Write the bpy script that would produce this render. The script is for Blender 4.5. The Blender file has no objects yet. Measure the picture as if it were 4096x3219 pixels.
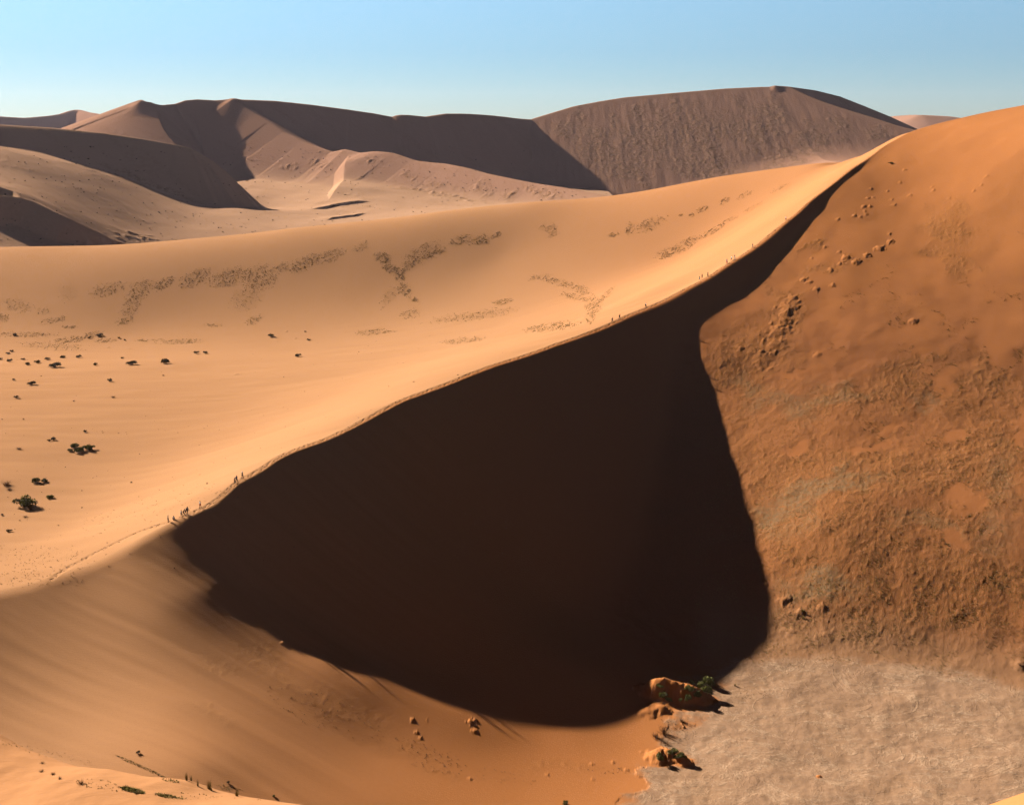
import bpy, math, random, time, os
import numpy as np
T0 = time.time()
QUAL = 1.0
# ---------------------------------------------------------------- camera
FP, CX, CY = 5000.0, 2048.0, 1609.5       # focal length and centre in photograph pixels
PITCH = math.radians(12.8)
CAM_Z = 120.0                              # the camera stands 120 m above the clay pan
sc = bpy.context.scene
cam = bpy.data.cameras.new('camera'); camo = bpy.data.objects.new('camera', cam)
sc.collection.objects.link(camo); sc.camera = camo
cam.sensor_fit = 'HORIZONTAL'; cam.sensor_width = 36.0; cam.lens = 36.0 * FP / 4096.0
cam.clip_start = 0.5; cam.clip_end = 60000
camo.location = (0, 0, CAM_Z); camo.rotation_euler = (math.radians(90) - PITCH, 0, 0)
# ---------------------------------------------------------------- sun, sky, exposure
SUN = np.array([-6806.0, 6016.0, 3910.0]); SUN /= np.linalg.norm(SUN)
SUN_EL = math.asin(SUN[2]); SUN_AZ = math.atan2(SUN[0], SUN[1])
EXPOSURE = 2.58
w = bpy.data.worlds.new('World'); sc.world = w; w.use_nodes = True
nt = w.node_tree; nt.nodes.clear()
sky = nt.nodes.new('ShaderNodeTexSky'); sky.sky_type = 'NISHITA'; sky.sun_disc = False
sky.sun_elevation = SUN_EL; sky.sun_rotation = SUN_AZ
sky.altitude = 600; sky.air_density = 0.6; sky.dust_density = 0.05; sky.ozone_density = 4.0
bg = nt.nodes.new('ShaderNodeBackground'); bg.inputs[1].default_value = 0.034
wo = nt.nodes.new('ShaderNodeOutputWorld')
# sky scaled by elevation: unseen upper sky dimmed so the dune shadows stay dark
tc = nt.nodes.new('ShaderNodeTexCoord'); sx = nt.nodes.new('ShaderNodeSeparateXYZ'); cr = nt.nodes.new('ShaderNodeValToRGB'); mx = nt.nodes.new('ShaderNodeMix')
mx.data_type = 'RGBA'; mx.blend_type = 'MULTIPLY'; mx.inputs[0].default_value = 1.0
nt.links.new(tc.outputs['Generated'], sx.inputs[0]); nt.links.new(sx.outputs[2], cr.inputs[0])
el = cr.color_ramp.elements; el[0].position = 0.0; el[0].color = (.41, .405, .375, 1); el[1].position = 1.0; el[1].color = (.08, .022, .012, 1)
for p_, c_ in ((0.05, (.53, .535, .475, 1)), (0.12, (.90, .85, .66, 1)), (0.21, (1.16, 1.11, .80, 1)), (0.40, (.20, .09, .065, 1))):
    e_ = el.new(p_); e_.color = c_
nt.links.new(sky.outputs[0], mx.inputs[6]); nt.links.new(cr.outputs[0], mx.inputs[7])
nt.links.new(mx.outputs[2], bg.inputs[0]); nt.links.new(bg.outputs[0], wo.inputs[0])
sl = bpy.data.lights.new('sun', 'SUN'); slo = bpy.data.objects.new('sun', sl); sc.collection.objects.link(slo)
sl.energy = 5.0; sl.angle = math.radians(0.53); sl.color = (1.0, 0.86, 0.70)
from mathutils import Vector
slo.rotation_euler = Vector(SUN).to_track_quat('Z', 'Y').to_euler(); slo.location = (-300, 300, 500)
vs = sc.view_settings; vs.view_transform = 'Standard'; vs.look = 'None'; vs.gamma = 1; vs.exposure = EXPOSURE
sc.cycles.use_denoising = True; sc.cycles.denoising_prefilter = 'NONE'; sc.cycles.denoising_input_passes = 'RGB_ALBEDO_NORMAL'
sc.cycles.max_bounces = 4; sc.cycles.diffuse_bounces = 1; sc.cycles.volume_bounces = 0
rng = np.random.default_rng(7)

# ---------------------------------------------------------------- image <-> world helpers (world = camera-centred, add CAM_Z when meshing)
cP, sP = math.cos(PITCH), math.sin(PITCH)
def P3(u, v, Z):
    """point seen at photograph pixel u,v at depth Z -> x, y, z relative to the camera"""
    u = np.asarray(u, float); v = np.asarray(v, float); Z = np.asarray(Z, float)
    a = (u - CX) / FP * Z; b = (v - CY) / FP * Z
    return np.stack([a + 0 * b, Z * cP - b * sP, -(Z * sP + b * cP)], -1)
def pts(rows):
    r = np.array(rows, float); return P3(r[:, 0], r[:, 1], r[:, 2])
VPU, VPV = CX + FP * (SUN[0]) / (SUN[1] * cP - SUN[2] * sP), 0.0
_f = SUN[1] * cP - SUN[2] * sP; _u = SUN[1] * sP + SUN[2] * cP
VPU = CX + FP * SUN[0] / _f; VPV = CY - FP * _u / _f
def cast(u, v, crest):
    """3-D point of a shadow edge seen at u,v that is cast by the crest polyline rows (u,v,Z)"""
    c = np.array(crest, float)
    m = (v - VPV) / (u - VPU)
    d = c[:, 1] - (VPV + m * (c[:, 0] - VPU))
    best = None
    for i in range(len(c) - 1):
        if d[i] * d[i + 1] <= 0 and d[i] != d[i + 1]:
            f = d[i] / (d[i] - d[i + 1]); q = c[i] + f * (c[i + 1] - c[i])
            if q[0] < u and (best is None or q[0] > best[0]): best = q
    if best is None: raise ValueError('no caster for %s %s' % (u, v))
    q = best; C3 = P3(q[0], q[1], q[2])
    # camera frame of caster and direction away from the sun
    L = -SUN
    Lc = np.array([L[0], L[1] * sP + L[2] * cP, L[1] * cP - L[2] * sP])   # right, up, forward
    Cc = np.array([(q[0] - CX) / FP * q[2], -(q[1] - CY) / FP * q[2], q[2]])
    k = (u - CX) / FP
    t = (k * Cc[2] - Cc[0]) / (Lc[0] - k * Lc[2])
    return C3 + t * L, C3
class TPS:
    def __init__(s, p, lam=0.0, w=None):
        p = np.asarray(p, float); s.c = p[:, :2].mean(0); s.s = 100.0
        X = (p[:, :2] - s.c) / s.s; n = len(X)
        r2 = ((X[:, None] - X[None]) ** 2).sum(-1)
        K = 0.5 * r2 * np.log(r2 + 1e-12); K[np.arange(n), np.arange(n)] += lam * np.ones(n)
        Q = np.hstack([np.ones((n, 1)), X]); A = np.block([[K, Q], [Q.T, np.zeros((3, 3))]])
        s.X = X; s.w = np.linalg.solve(A, np.concatenate([p[:, 2], [0, 0, 0]]))
    def __call__(s, x, y):
        x = (np.asarray(x, np.float32) - s.c[0]) / s.s; y = (np.asarray(y, np.float32) - s.c[1]) / s.s
        o = s.w[-3] + s.w[-2] * x + s.w[-1] * y
        for (a, b), wt in zip(s.X, s.w):
            r2 = (x - a) ** 2 + (y - b) ** 2 + 1e-12
            o = o + 0.5 * wt * r2 * np.log(r2)
        return o
def smin(a, b, k):
    h = np.maximum(k - np.abs(a - b), 0) / k
    return np.minimum(a, b) - h * h * k * 0.25
def smax(a, b, k): return -smin(-a, -b, k)
def sstep(a, b, x):
    t = np.clip((x - a) / (b - a), 0, 1); return t * t * (3 - 2 * t)
def lerp_rows(rows, n):
    r = np.array(rows, float); t = np.linspace(0, len(r) - 1, n); i = np.minimum(t.astype(int), len(r) - 2); f = (t - i)[:, None]
    return r[i] * (1 - f) + r[i + 1] * f
def resample(p, n):
    d = np.concatenate([[0], np.cumsum(np.linalg.norm(np.diff(p[:, :2], axis=0), axis=1))]); t = np.linspace(0, d[-1], n)
    return np.stack([np.interp(t, d, p[:, i]) for i in range(p.shape[1])], 1)
def perlin(x, y, seed=0):
    xi = np.floor(x).astype(np.int64); yi = np.floor(y).astype(np.int64); xf = x - xi; yf = y - yi
    def g(i, j):
        h = (i * 374761393 + j * 668265263 + seed * 1442695041) & 0xffffffff
        h = ((h ^ (h >> 13)) * 1274126177) & 0xffffffff; h ^= h >> 16
        a = (h & 0xffff) * (2 * math.pi / 65536.0); return np.cos(a), np.sin(a)
    def d(i, j):
        gx, gy = g(xi + i, yi + j); return gx * (xf - i) + gy * (yf - j)
    u = xf * xf * xf * (xf * (xf * 6 - 15) + 10); v = yf * yf * yf * (yf * (yf * 6 - 15) + 10)
    a = d(0, 0) * (1 - u) + d(1, 0) * u; b = d(0, 1) * (1 - u) + d(1, 1) * u
    return (a * (1 - v) + b * v) * 1.5
def fbm(x, y, o=4, seed=0, g=0.5):
    s = 0; a = 1
    for k in range(o): s = s + a * perlin(x * 2 ** k + 17.3 * k, y * 2 ** k - 9.1 * k, seed + k); a *= g
    return s

# ---------------------------------------------------------------- the main crest with the climbers
CREST = [(-900, 2560, 232), (-400, 2470, 244), (0, 2370, 255), (120, 2343, 257), (209, 2313, 259), (299, 2283, 261), (407, 2247, 263), (479, 2208, 265),
         (538, 2176, 266), (598, 2140, 268), (658, 2107, 270), (748, 2059, 273), (802, 2035, 275), (850, 2011, 278),
         (897, 1975, 281), (939, 1936, 284), (987, 1906, 287), (1047, 1873, 291), (1107, 1832, 295), (1167, 1802, 299), (1300, 1754, 308),
         (1450, 1683, 319), (1609, 1599, 332), (1751, 1547, 344), (1880, 1496, 355), (1983, 1457, 364), (2105, 1419, 375),
         (2221, 1377, 386), (2331, 1338, 397), (2447, 1291, 408), (2524, 1254, 414), (2589, 1228, 418), (2676, 1189, 423), (2787, 1128, 429),
         (2831, 1106, 431), (2897, 1062, 435), (2952, 1028, 438), (3007, 993, 442), (3074, 943, 447), (3143, 885, 453), (3190, 849, 457),
         (3239, 805, 461), (3283, 772, 465), (3339, 730, 470), (3413, 672, 477), (3479, 629, 484), (3535, 587, 490), (3595, 551, 496),
         (3640, 529, 500)]
SKY_R = [(3700, 508, 502), (3850, 470, 500), (4000, 438, 498), (4096, 420, 496), (4400, 360, 490), (5000, 250, 478)]
crest3 = pts(CREST); skyr3 = pts(SKY_R)
# second dune crest, left to right
C2 = [(-900, 1010, 775), (-300, 997, 758), (0, 991, 748), (193, 988, 743), (399, 984, 738), (580, 973, 732), (773, 957, 726), (966, 941, 720), (1160, 918, 714),
      (1400, 896, 706), (1558, 880, 701), (1751, 854, 695), (1931, 835, 690), (2138, 815, 683), (2434, 790, 670), (2700, 745, 652),
      (2875, 713, 638), (3082, 682, 620), (3288, 655, 599), (3405, 637, 586)]
c23 = pts(C2)
# windward side, plain and near face of the second dune
Wp = [crest3, skyr3, c23]
Wp.append(pts([(-600, 1170, 662), (0, 1163, 660), (538, 1126, 665), (900, 1110, 664), (1300, 1098, 655), (1650, 1070, 648), (2000, 1030, 640)]))
Wp.append(pts([(0, 1383, 575), (-500, 1400, 575), (538, 1323, 609), (900, 1305, 610), (1300, 1285, 606), (1622, 1265, 600), (1944, 1225, 590),
               (2382, 1251, 500), (2434, 1187, 530), (2524, 1122, 560), (2738, 1009, 580), (2889, 906, 585), (3013, 830, 585), (3185, 741, 580), (3288, 692, 575),
               (3413, 645, 520), (3504, 592, 522), (3600, 542, 520),
               (0, 2150, 296), (300, 2100, 305), (0, 1900, 345), (300, 1900, 349), (700, 1850, 352), (0, 1650, 415), (600, 1650, 414), (1100, 1650, 392), (0, 1480, 500), (600, 1450, 518),
               (1200, 1480, 484), (1600, 1450, 470), (1900, 1380, 478), (2150, 1330, 465),
               (2900, 1010, 466), (3143, 830, 482), (2600, 1160, 455)]))
def extra_off(base, dx, dy, dz):
    q = base.copy(); q[:, 0] += dx; q[:, 1] += dy; q[:, 2] += dz; return q
Wp.append(extra_off(c23[::2], 30, 120, -25)); Wp.append(extra_off(c23[::2], 15, 45, -6))
Wp.append(extra_off(skyr3, -10, 90, -18))
Wp.append(extra_off(crest3[:34:3], 35, -35, 3)); Wp.append(extra_off(crest3[:34:3], 90, -90, 8))
Wp.append(extra_off(crest3[34::3], 24, -30, 16)); Wp.append(extra_off(crest3[34::3], 60, -90, 50)); Wp.append(extra_off(skyr3, 12, -30, 26)); Wp.append(extra_off(skyr3, 30, -90, 70))
Wsurf = TPS(np.vstack(Wp), 1e-4)
# shadow edge of the crest
EDGE_S = [(745, 2210), (800, 2300), (880, 2390), (1000, 2490), (1180, 2600), (1310, 2645), (1500, 2715), (1700, 2790), (1900, 2860), (2000, 2890), (2150, 2915), (2300, 2925), (2450, 2925), (2560, 2915), (2620, 2890)]
EDGE_R = [(2800, 2820), (2900, 2750), (3050, 2620), (3100, 2500), (3095, 2400), (3060, 2250), (3020, 2100), (2985, 1980), (2950, 1850), (2900, 1650), (2870, 1560), (2825, 1450),
          (2815, 1390), (2830, 1340), (2880, 1280), (2930, 1240), (2990, 1190), (3050, 1125), (3110, 1070), (3175, 1000), (3210, 945), (3260, 880), (3320, 800), (3400, 715), (3470, 650)]
eS = [cast(u, v, CREST) for u, v in EDGE_S]; eR = [cast(u, v, CREST) for u, v in EDGE_R]
if os.environ.get('DBG'):
    for (u, v), (e, c) in zip(EDGE_S + EDGE_R, eS + eR): print('edge', u, v, 'at', e.round(1), 'from', c.round(1), 'run', round(float(np.hypot(*(e - c)[:2])), 1))
    print('sun el', math.degrees(SUN_EL), math.degrees(SUN_AZ), VPU, VPV)
PAN_Z = -119.6
Sp = [crest3]; Sl = [2e-4]
for i, (e, c) in enumerate(eS):
    Sp.append(e[None]); d = e - c; run = np.hypot(d[0], d[1]); Sl.append(4e-2 if run < 36 else 2e-4)
    ks = sstep(25, 60, run); 
    if run < 12: continue
    for f, k in ((.22, .45 + .15 * ks), (.5, .445 + .115 * ks), (.75, .437 + .06 * ks)):
        Sp.append((c + d * [f, f, 0] + [0, 0, -f * run * k])[None] * 1.0); Sl.append(6e-2 if run < 45 else 2e-3)
# slip face below the higher crest, falling towards the camera and right
for i in range(21, len(crest3) - 2, 2):
    t = crest3[i + 1] - crest3[i - 1]; n = np.array([t[1], -t[0]]); n /= np.linalg.norm(n)
    hmax = max(8, 60 * (1 - (i - 21) / 26.0))
    for s in (.33, .66, 1.0):
        q = crest3[i].copy(); q[:2] += n * hmax * s; q[2] -= hmax * s * .62; Sp.append(q[None]); Sl.append(1e-3)
# lower left: slip face turning into a lit bowl
for i in range(0, 11):
    j = max(i, 1); t = crest3[j + 1] - crest3[j - 1]; n = np.array([t[1], -t[0]]); n /= np.linalg.norm(n)
    for dd, g in ((4, 1.4), (10, 3.4), (20, 6.4), (34, 9.7), (50, 11.8), (68, 12.9)):
        if i > 6 and dd > 25: continue
        qq = crest3[i].copy(); qq[:2] += n * dd; qq[2] -= g; Sp.append(qq[None]); Sl.append(3e-2)
Sp.append(pts([(1000, 2760, 233), (1000, 2950, 219), (1000, 3150, 206), (1500, 2860, 236), (1500, 3000, 226), (1500, 3200, 209), (2000, 3000, 235), (2000, 3200, 218), (2500, 3020, 241), (2500, 3200, 224.5), (3000, 3300, 216)])); Sl.append(2e-2)
Sp.append(extra_off(crest3[::3], -22, 22, 12)); Sl.append(1e-1); Sp.append(extra_off(crest3[::3], -80, 80, 40)); Sl.append(1e-1)
Sp.append(pts([(3700, 560, 480), (3900, 700, 450), (4200, 900, 420), (3500, 1100, 415)]) + [0, 0, -16]); Sl.append(1e-2)
Sp.append(pts([(3850, 500, 480), (4096, 480, 478), (4096, 700, 450), (4500, 420, 480), (4500, 800, 430), (5000, 400, 480), (5000, 900, 400)]) + [0, 0, -26]); Sl.append(1e-2)
Slam = np.concatenate([np.full(len(q_), l_) for q_, l_ in zip(Sp, Sl)])
Ssurf = TPS(np.vstack(Sp), Slam)
Rp = [np.array([e for e, c in eR[2:]])]
Rp.append(pts([(3640, 535, 497)])); Rp.append(skyr3); Rp.append(extra_off(skyr3, -15, 60, 16))
# pan border on the right and the face above it
def on_pan(u, v, dz=0.0):
    r = sP + (v - CY) / FP * cP; return (u, v, -(PAN_Z + dz) / r)
Rp.append(pts([on_pan(2900, 2760, -.5), on_pan(3200, 2700), on_pan(3500, 2700), on_pan(3800, 2740), on_pan(4096, 2800), on_pan(4600, 2900), on_pan(5200, 3000),
               on_pan(3300, 2800, -1), on_pan(3700, 2900, -2), on_pan(4200, 3000, -3)]))
def on_plane(u, v, f=1.0, gx=.2, gy=.43, A=-255.0):
    vv = (v - CY) / FP; r = sP + vv * cP; k = cP - vv * sP
    return (u, v, f * -A / (r + gx * (u - CX) / FP + gy * k))
for v, us in ((560, ((3850, .98), (4200, .945), (4800, .91))), (750, ((3650, .995), (3900, .978), (4300, .955), (4900, .93))), (1050, ((3400, 1.0), (3700, 1.0), (4096, .99), (4700, .97))),
              (1350, ((3300, 1.0), (3650, 1.0), (4096, 1.0), (4700, 1.0))), (1700, ((3300, .995), (3650, .995), (4096, .995), (4700, .995))),
              (2100, ((3300, .97), (3700, .97), (4096, .97), (4700, .97))), (2400, ((3300, .97), (3700, .97), (4096, .97), (4700, .97)))):
    Rp.append(pts([on_plane(u, v, f) for u, f in us]))
for e, c in eR[3::2]:
    d = (c - e)[:2]; L = np.linalg.norm(d); Rp.append((e + [d[0] * .35, d[1] * .35, .15 * L - .10 * L])[None]); Rp.append((e + [d[0] * .7, d[1] * .7, .30 * L - .20 * L])[None])
Rsurf = TPS(np.vstack(Rp), 3e-4)

def near_parts(x, y):
    W = Wsurf(x, y); S = Ssurf(x, y); R = Rsurf(x, y)
    pan = PAN_Z + 0.25 * fbm(x / 30, y / 30, 3, 5)
    G = smax(S, R, 5.0 - 4.5 * sstep(390, 440, y))
    G = smax(G, pan, 3.0)
    # how rounded the crest is: crisp low down, softer above
    k = (1.0 + 1.0 * sstep(-10, 60, x + (y - 400) * .3)) * (1 - .75 * sstep(445, 475, y))
    return W, G, S, R, pan, k
def near_z(x, y):
    W, G, S, R, pan, k = near_parts(x, y)
    return smin(W, G, k), W, G, S, R, pan

# foreground dune the camera stands on
Fp = pts([(-300, 2860, 140), (0, 2935, 128), (161, 3018, 120), (419, 3076, 114), (644, 3109, 111), (760, 3121, 110), (837, 3160, 108), (966, 3183, 107), (1224, 3219, 105),
          (1700, 3330, 101), (2300, 3450, 96), (2900, 3480, 90), (3500, 3380, 80), (3900, 3240, 72), (4096, 3180, 70), (4700, 3000, 66),
          (0, 3219, 108), (400, 3219, 104), (700, 3219, 103), (-400, 3219, 112),
          (0, 3600, 84), (1000, 3700, 78), (2000, 3900, 70), (3000, 3900, 64), (4096, 3600, 52)])
far = Fp[:16].copy(); far[:, 0] *= 1.16; far[:, 1] *= 1.16; far[:, 2] -= 16
far2 = Fp[:16].copy(); far2[:, 0] *= 1.5; far2[:, 1] *= 1.5; far2[:, 2] -= 52
Fnear = np.array([(0, 0, -1.8), (-12, 3, -5), (12, 3, -4), (0, 10, -7.5), (0, 30, -20), (0, 50, -32), (-18, 30, -22), (18, 30, -21), (-40, 50, -36), (35, 50, -31), (0, -30, 4), (-50, -30, -10), (50, -30, -4), (-80, 20, -32), (80, 20, -26)], float)
Fsurf = TPS(np.vstack([Fp, far, far2, Fnear]), 1e-4)

# ---------------------------------------------------------------- mesh helpers
def grid_mesh(name, X, Y, Z, keep=None, attrs=None, smooth=True):
    ny, nx = X.shape
    co = np.stack([X, Y, Z + CAM_Z], -1).reshape(-1, 3).astype(np.float32)
    i = np.arange(ny - 1)[:, None] * nx + np.arange(nx - 1)[None]
    f = np.stack([i, i + 1, i + nx + 1, i + nx], -1).reshape(-1, 4)
    if keep is not None:
        f = f[keep.reshape(-1)]
        used = np.zeros(len(co), bool); used[f.reshape(-1)] = True
        remap = np.cumsum(used) - 1; co = co[used]; f = remap[f]
    else: used = slice(None)
    me = bpy.data.meshes.new(name)
    me.vertices.add(len(co)); me.vertices.foreach_set('co', co.reshape(-1))
    me.loops.add(f.size); me.loops.foreach_set('vertex_index', f.reshape(-1).astype(np.int32))
    me.polygons.add(len(f)); me.polygons.foreach_set('loop_start', (np.arange(len(f)) * 4).astype(np.int32))
    me.polygons.foreach_set('use_smooth', np.full(len(f), smooth))
    me.update(calc_edges=True)
    for k, a in (attrs or {}).items():
        at = me.attributes.new(k, 'FLOAT', 'POINT'); at.data.foreach_set('value', a.reshape(-1)[used].astype(np.float32))
    o = bpy.data.objects.new(name, me); sc.collection.objects.link(o)
    return o
def tag(o, kind=None, label=None, cat=None, group=None):
    if kind: o['kind'] = kind
    if label: o['label'] = label
    if cat: o['category'] = cat
    if group: o['group'] = group
    return o
def polar(y0, y1, dy_fn, tmax, nt):
    ys = [y0]
    while ys[-1] < y1: ys.append(ys[-1] + dy_fn(ys[-1]))
    ys = np.array(ys); core = np.linspace(-.42, .42, nt); s = core[1] - core[0]
    side = [.42]; 
    while side[-1] < tmax: s *= 1.03; side.append(side[-1] + s)
    side = np.array(side[1:]); t = np.concatenate([-side[::-1], core, side])
    Y, T = np.meshgrid(ys, t, indexing='ij')
    return T * Y, Y

# ---------------------------------------------------------------- materials
def mat(name):
    m = bpy.data.materials.new(name); m.use_nodes = True; nt = m.node_tree; b = nt.nodes['Principled BSDF']
    b.inputs['Roughness'].default_value = 1; b.inputs['Specular IOR Level'].default_value = 0.0
    return m, nt, b
def node(nt, t, **k):
    n = nt.nodes.new(t)
    for a, v in k.items():
        if isinstance(a, str) and hasattr(n, a): setattr(n, a, v)
    return n
def mixc(nt, f, a, b, blend='MIX'):
    n = nt.nodes.new('ShaderNodeMix'); n.data_type = 'RGBA'; n.blend_type = blend
    for i, v in ((0, f), (6, a), (7, b)):
        if isinstance(v, (int, float)): n.inputs[i].default_value = v
        elif isinstance(v, tuple): n.inputs[i].default_value = (*v, 1)
        else: nt.links.new(v, n.inputs[i])
    return n.outputs[2]
def mth(nt, op, a, b=0.0, c=0.0):
    n = nt.nodes.new('ShaderNodeMath'); n.operation = op
    for i, v in enumerate((a, b, c)):
        if isinstance(v, (int, float)): n.inputs[i].default_value = v
        else: nt.links.new(v, n.inputs[i])
    return n.outputs[0]
def noise(nt, vec, scale, detail=4, rough=.5, sc3=None, dist=0.0):
    n = nt.nodes.new('ShaderNodeTexNoise'); n.inputs['Scale'].default_value = scale; n.inputs['Detail'].default_value = detail; n.inputs['Roughness'].default_value = rough; n.inputs['Distortion'].default_value = dist
    if sc3 is not None:
        m = nt.nodes.new('ShaderNodeMapping'); m.inputs['Scale'].default_value = sc3[0]; m.inputs['Rotation'].default_value = (0, 0, math.radians(sc3[1])); nt.links.new(vec, m.inputs[0]); vec = m.outputs[0]
    nt.links.new(vec, n.inputs['Vector']); return n.outputs[0]
def attr(nt, name):
    n = nt.nodes.new('ShaderNodeAttribute'); n.attribute_name = name; return n.outputs['Fac']
def ramp(nt, x, lo, hi):
    n = nt.nodes.new('ShaderNodeMapRange'); n.interpolation_type = 'SMOOTHSTEP'; n.clamp = True
    n.inputs[1].default_value = lo; n.inputs[2].default_value = hi
    nt.links.new(x, n.inputs[0]); return n.outputs[0]
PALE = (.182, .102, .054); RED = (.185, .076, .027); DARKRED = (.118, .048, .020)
def sand_material(name, near=True, pale=PALE, red=RED):
    m, nt, b = mat(name)
    geo = node(nt, 'ShaderNodeNewGeometry'); pos = geo.outputs['Position']
    big = noise(nt, pos, .012 if near else .004, 4, .55)
    col = mixc(nt, attr(nt, 'red'), pale, red)
    col = mixc(nt, 1.0, col, mixc(nt, big, (.90, .88, .86), (1.10, 1.11, 1.12)), 'MULTIPLY')
    grain = noise(nt, pos, 1.6 if near else .35, 3, .7)
    col = mixc(nt, 1.0, col, mixc(nt, grain, (.93, .93, .93), (1.07, 1.07, 1.07)), 'MULTIPLY')
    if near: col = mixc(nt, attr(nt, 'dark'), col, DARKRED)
    rough_a = attr(nt, 'veg')
    vn = noise(nt, pos, 3.3 if near else .22, 4, .7)
    vmask = mth(nt, 'MULTIPLY', rough_a, ramp(nt, vn, .42, .60))
    green = attr(nt, 'green')
    vcol = mixc(nt, green, (.072, .040, .014), (.060, .044, .014))
    col = mixc(nt, mth(nt, 'MULTIPLY', vmask, .72 if near else .45), col, vcol)
    gn = noise(nt, pos, .9, 3, .6)
    col = mixc(nt, mth(nt, 'MULTIPLY', green, ramp(nt, gn, .25, .75)), col, (.085, .062, .038))
    if near:
        col = mixc(nt, mth(nt, 'MULTIPLY', attr(nt, 'tan'), .75), col, (.142, .084, .048))
        pan = attr(nt, 'pan')
        pe = noise(nt, pos, .16, 7, .68)
        pf = ramp(nt, mth(nt, 'ADD', pan, mth(nt, 'MULTIPLY', mth(nt, 'SUBTRACT', pe, .5), 1.3)), .25, .85)
        p1 = noise(nt, pos, .10, 6, .62, dist=.6); p2 = noise(nt, pos, .30, 8, .70, ((1, 2.6, 1), 28), .9); p3 = noise(nt, pos, 1.8, 5, .75, ((1, 2.2, 1), 35))
        pc = mixc(nt, p1, (.112, .070, .045), (.156, .099, .064))
        pc = mixc(nt, ramp(nt, p3, .35, .75), pc, mixc(nt, 1.0, pc, (1.10, 1.10, 1.09), 'MULTIPLY'))
        fl = mth(nt, 'MULTIPLY', ramp(nt, p2, .50, .57), ramp(nt, p1, .42, .58))
        fl = mth(nt, 'MULTIPLY', fl, ramp(nt, p3, .38, .58))
        pc = mixc(nt, mth(nt, 'MULTIPLY', fl, .55), pc, (.225, .165, .117))
        ln = noise(nt, pos, .055, 7, .62, dist=1.4); l1 = mth(nt, 'SUBTRACT', 1.0, ramp(nt, mth(nt, 'ABSOLUTE', mth(nt, 'SUBTRACT', ln, .5)), .0, .030))
        l2 = noise(nt, pos, .16, 6, .66, dist=1.0); l2 = mth(nt, 'SUBTRACT', 1.0, ramp(nt, mth(nt, 'ABSOLUTE', mth(nt, 'SUBTRACT', l2, .47)), .0, .028))
        crust = mth(nt, 'MULTIPLY', mth(nt, 'MAXIMUM', l1, mth(nt, 'MULTIPLY', l2, .7)), ramp(nt, p3, .34, .50))
        pc = mixc(nt, mth(nt, 'MULTIPLY', mth(nt, 'MULTIPLY', crust, ramp(nt, p1, .40, .56)), .6), pc, (.235, .165, .112))
        sd = mth(nt, 'MULTIPLY', ramp(nt, noise(nt, pos, .07, 4, .6), .50, .68), .45)
        pc = mixc(nt, sd, pc, (.145, .088, .052))
        col = mixc(nt, pf, col, pc)
    nt.links.new(col, b.inputs['Base Color'])
    # relief finer than the mesh
    fine = noise(nt, pos, 3.2 if near else .35, 4, .65)
    h = mth(nt, 'MULTIPLY', fine, .030 if near else .35)
    h = mth(nt, 'ADD', h, mth(nt, 'MULTIPLY', mth(nt, 'MULTIPLY', vn, rough_a), .09 if near else .5))
    if near:
        rip = noise(nt, pos, 1.0, 3, .55, ((1, 4.5, 1), -35))
        h = mth(nt, 'ADD', h, mth(nt, 'MULTIPLY', rip, .035))
        tr = attr(nt, 'track'); vor = node(nt, 'ShaderNodeTexVoronoi'); vor.feature = 'F1'; vor.inputs['Scale'].default_value = 1.35; nt.links.new(pos, vor.inputs['Vector'])
        h = mth(nt, 'ADD', h, mth(nt, 'MULTIPLY', mth(nt, 'MULTIPLY', mth(nt, 'SUBTRACT', ramp(nt, vor.outputs['Distance'], .08, .42), 1.0), tr), .5))
        h = mth(nt, 'ADD', h, mth(nt, 'MULTIPLY', mth(nt, 'MULTIPLY', mth(nt, 'ADD', mth(nt, 'ADD', p2, fl), mth(nt, 'MULTIPLY', crust, 1.2)), pf), .035))
    bp = node(nt, 'ShaderNodeBump'); bp.inputs['Strength'].default_value = 1.0; bp.inputs['Distance'].default_value = 1.0
    nt.links.new(h, bp.inputs['Height']); nt.links.new(bp.outputs[0], b.inputs['Normal'])
    return m
M_sand = sand_material('sand')
M_far = sand_material('far_sand', False, (.190, .118, .076), (.150, .086, .060))

# ---------------------------------------------------------------- near terrain
q = QUAL
def img(x, y, z):
    Z = y * cP - z * sP; return CX + FP * x / Z, CY - FP * (y * sP + z * cP) / Z
def ell(u, v, rows):
    """soft union of rotated ellipses (cu, cv, ru, rv, angle) in [0, 1]"""
    o = np.zeros(u.shape, np.float32)
    for cu, cv, ru, rv, an in rows:
        c, s_ = math.cos(math.radians(an)), math.sin(math.radians(an)); du = u - cu; dv = v - cv
        m = (np.abs(du) < 2 * max(ru, rv)) & (np.abs(dv) < 2 * max(ru, rv))
        a_ = (du[m] * c + dv[m] * s_) / ru; b_ = (-du[m] * s_ + dv[m] * c) / rv
        o[m] = np.maximum(o[m], 1 - sstep(.35, 1.35, np.sqrt(a_ * a_ + b_ * b_)))
    return o
BARE = [(3335, 1425, 90, 45, -20), (3170, 1495, 120, 22, -10), (3660, 1335, 150, 75, -15), (4010, 1330, 120, 150, 0), (3763, 1535, 60, 60, 0), (3812, 1748, 85, 52, 0), (3557, 1710, 75, 38, -10), (4085, 1715, 50, 90, 0),
        (3195, 1800, 90, 26, 0), (3480, 1785, 75, 35, -20), (3862, 2000, 75, 52, 0), (3820, 2165, 95, 38, 10), (3400, 1120, 150, 80, -20), (3900, 1110, 70, 50, 0), (4060, 1010, 60, 70, 0), (3640, 1180, 80, 40, 0), (3330, 1240, 60, 40, 0)]
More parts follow.
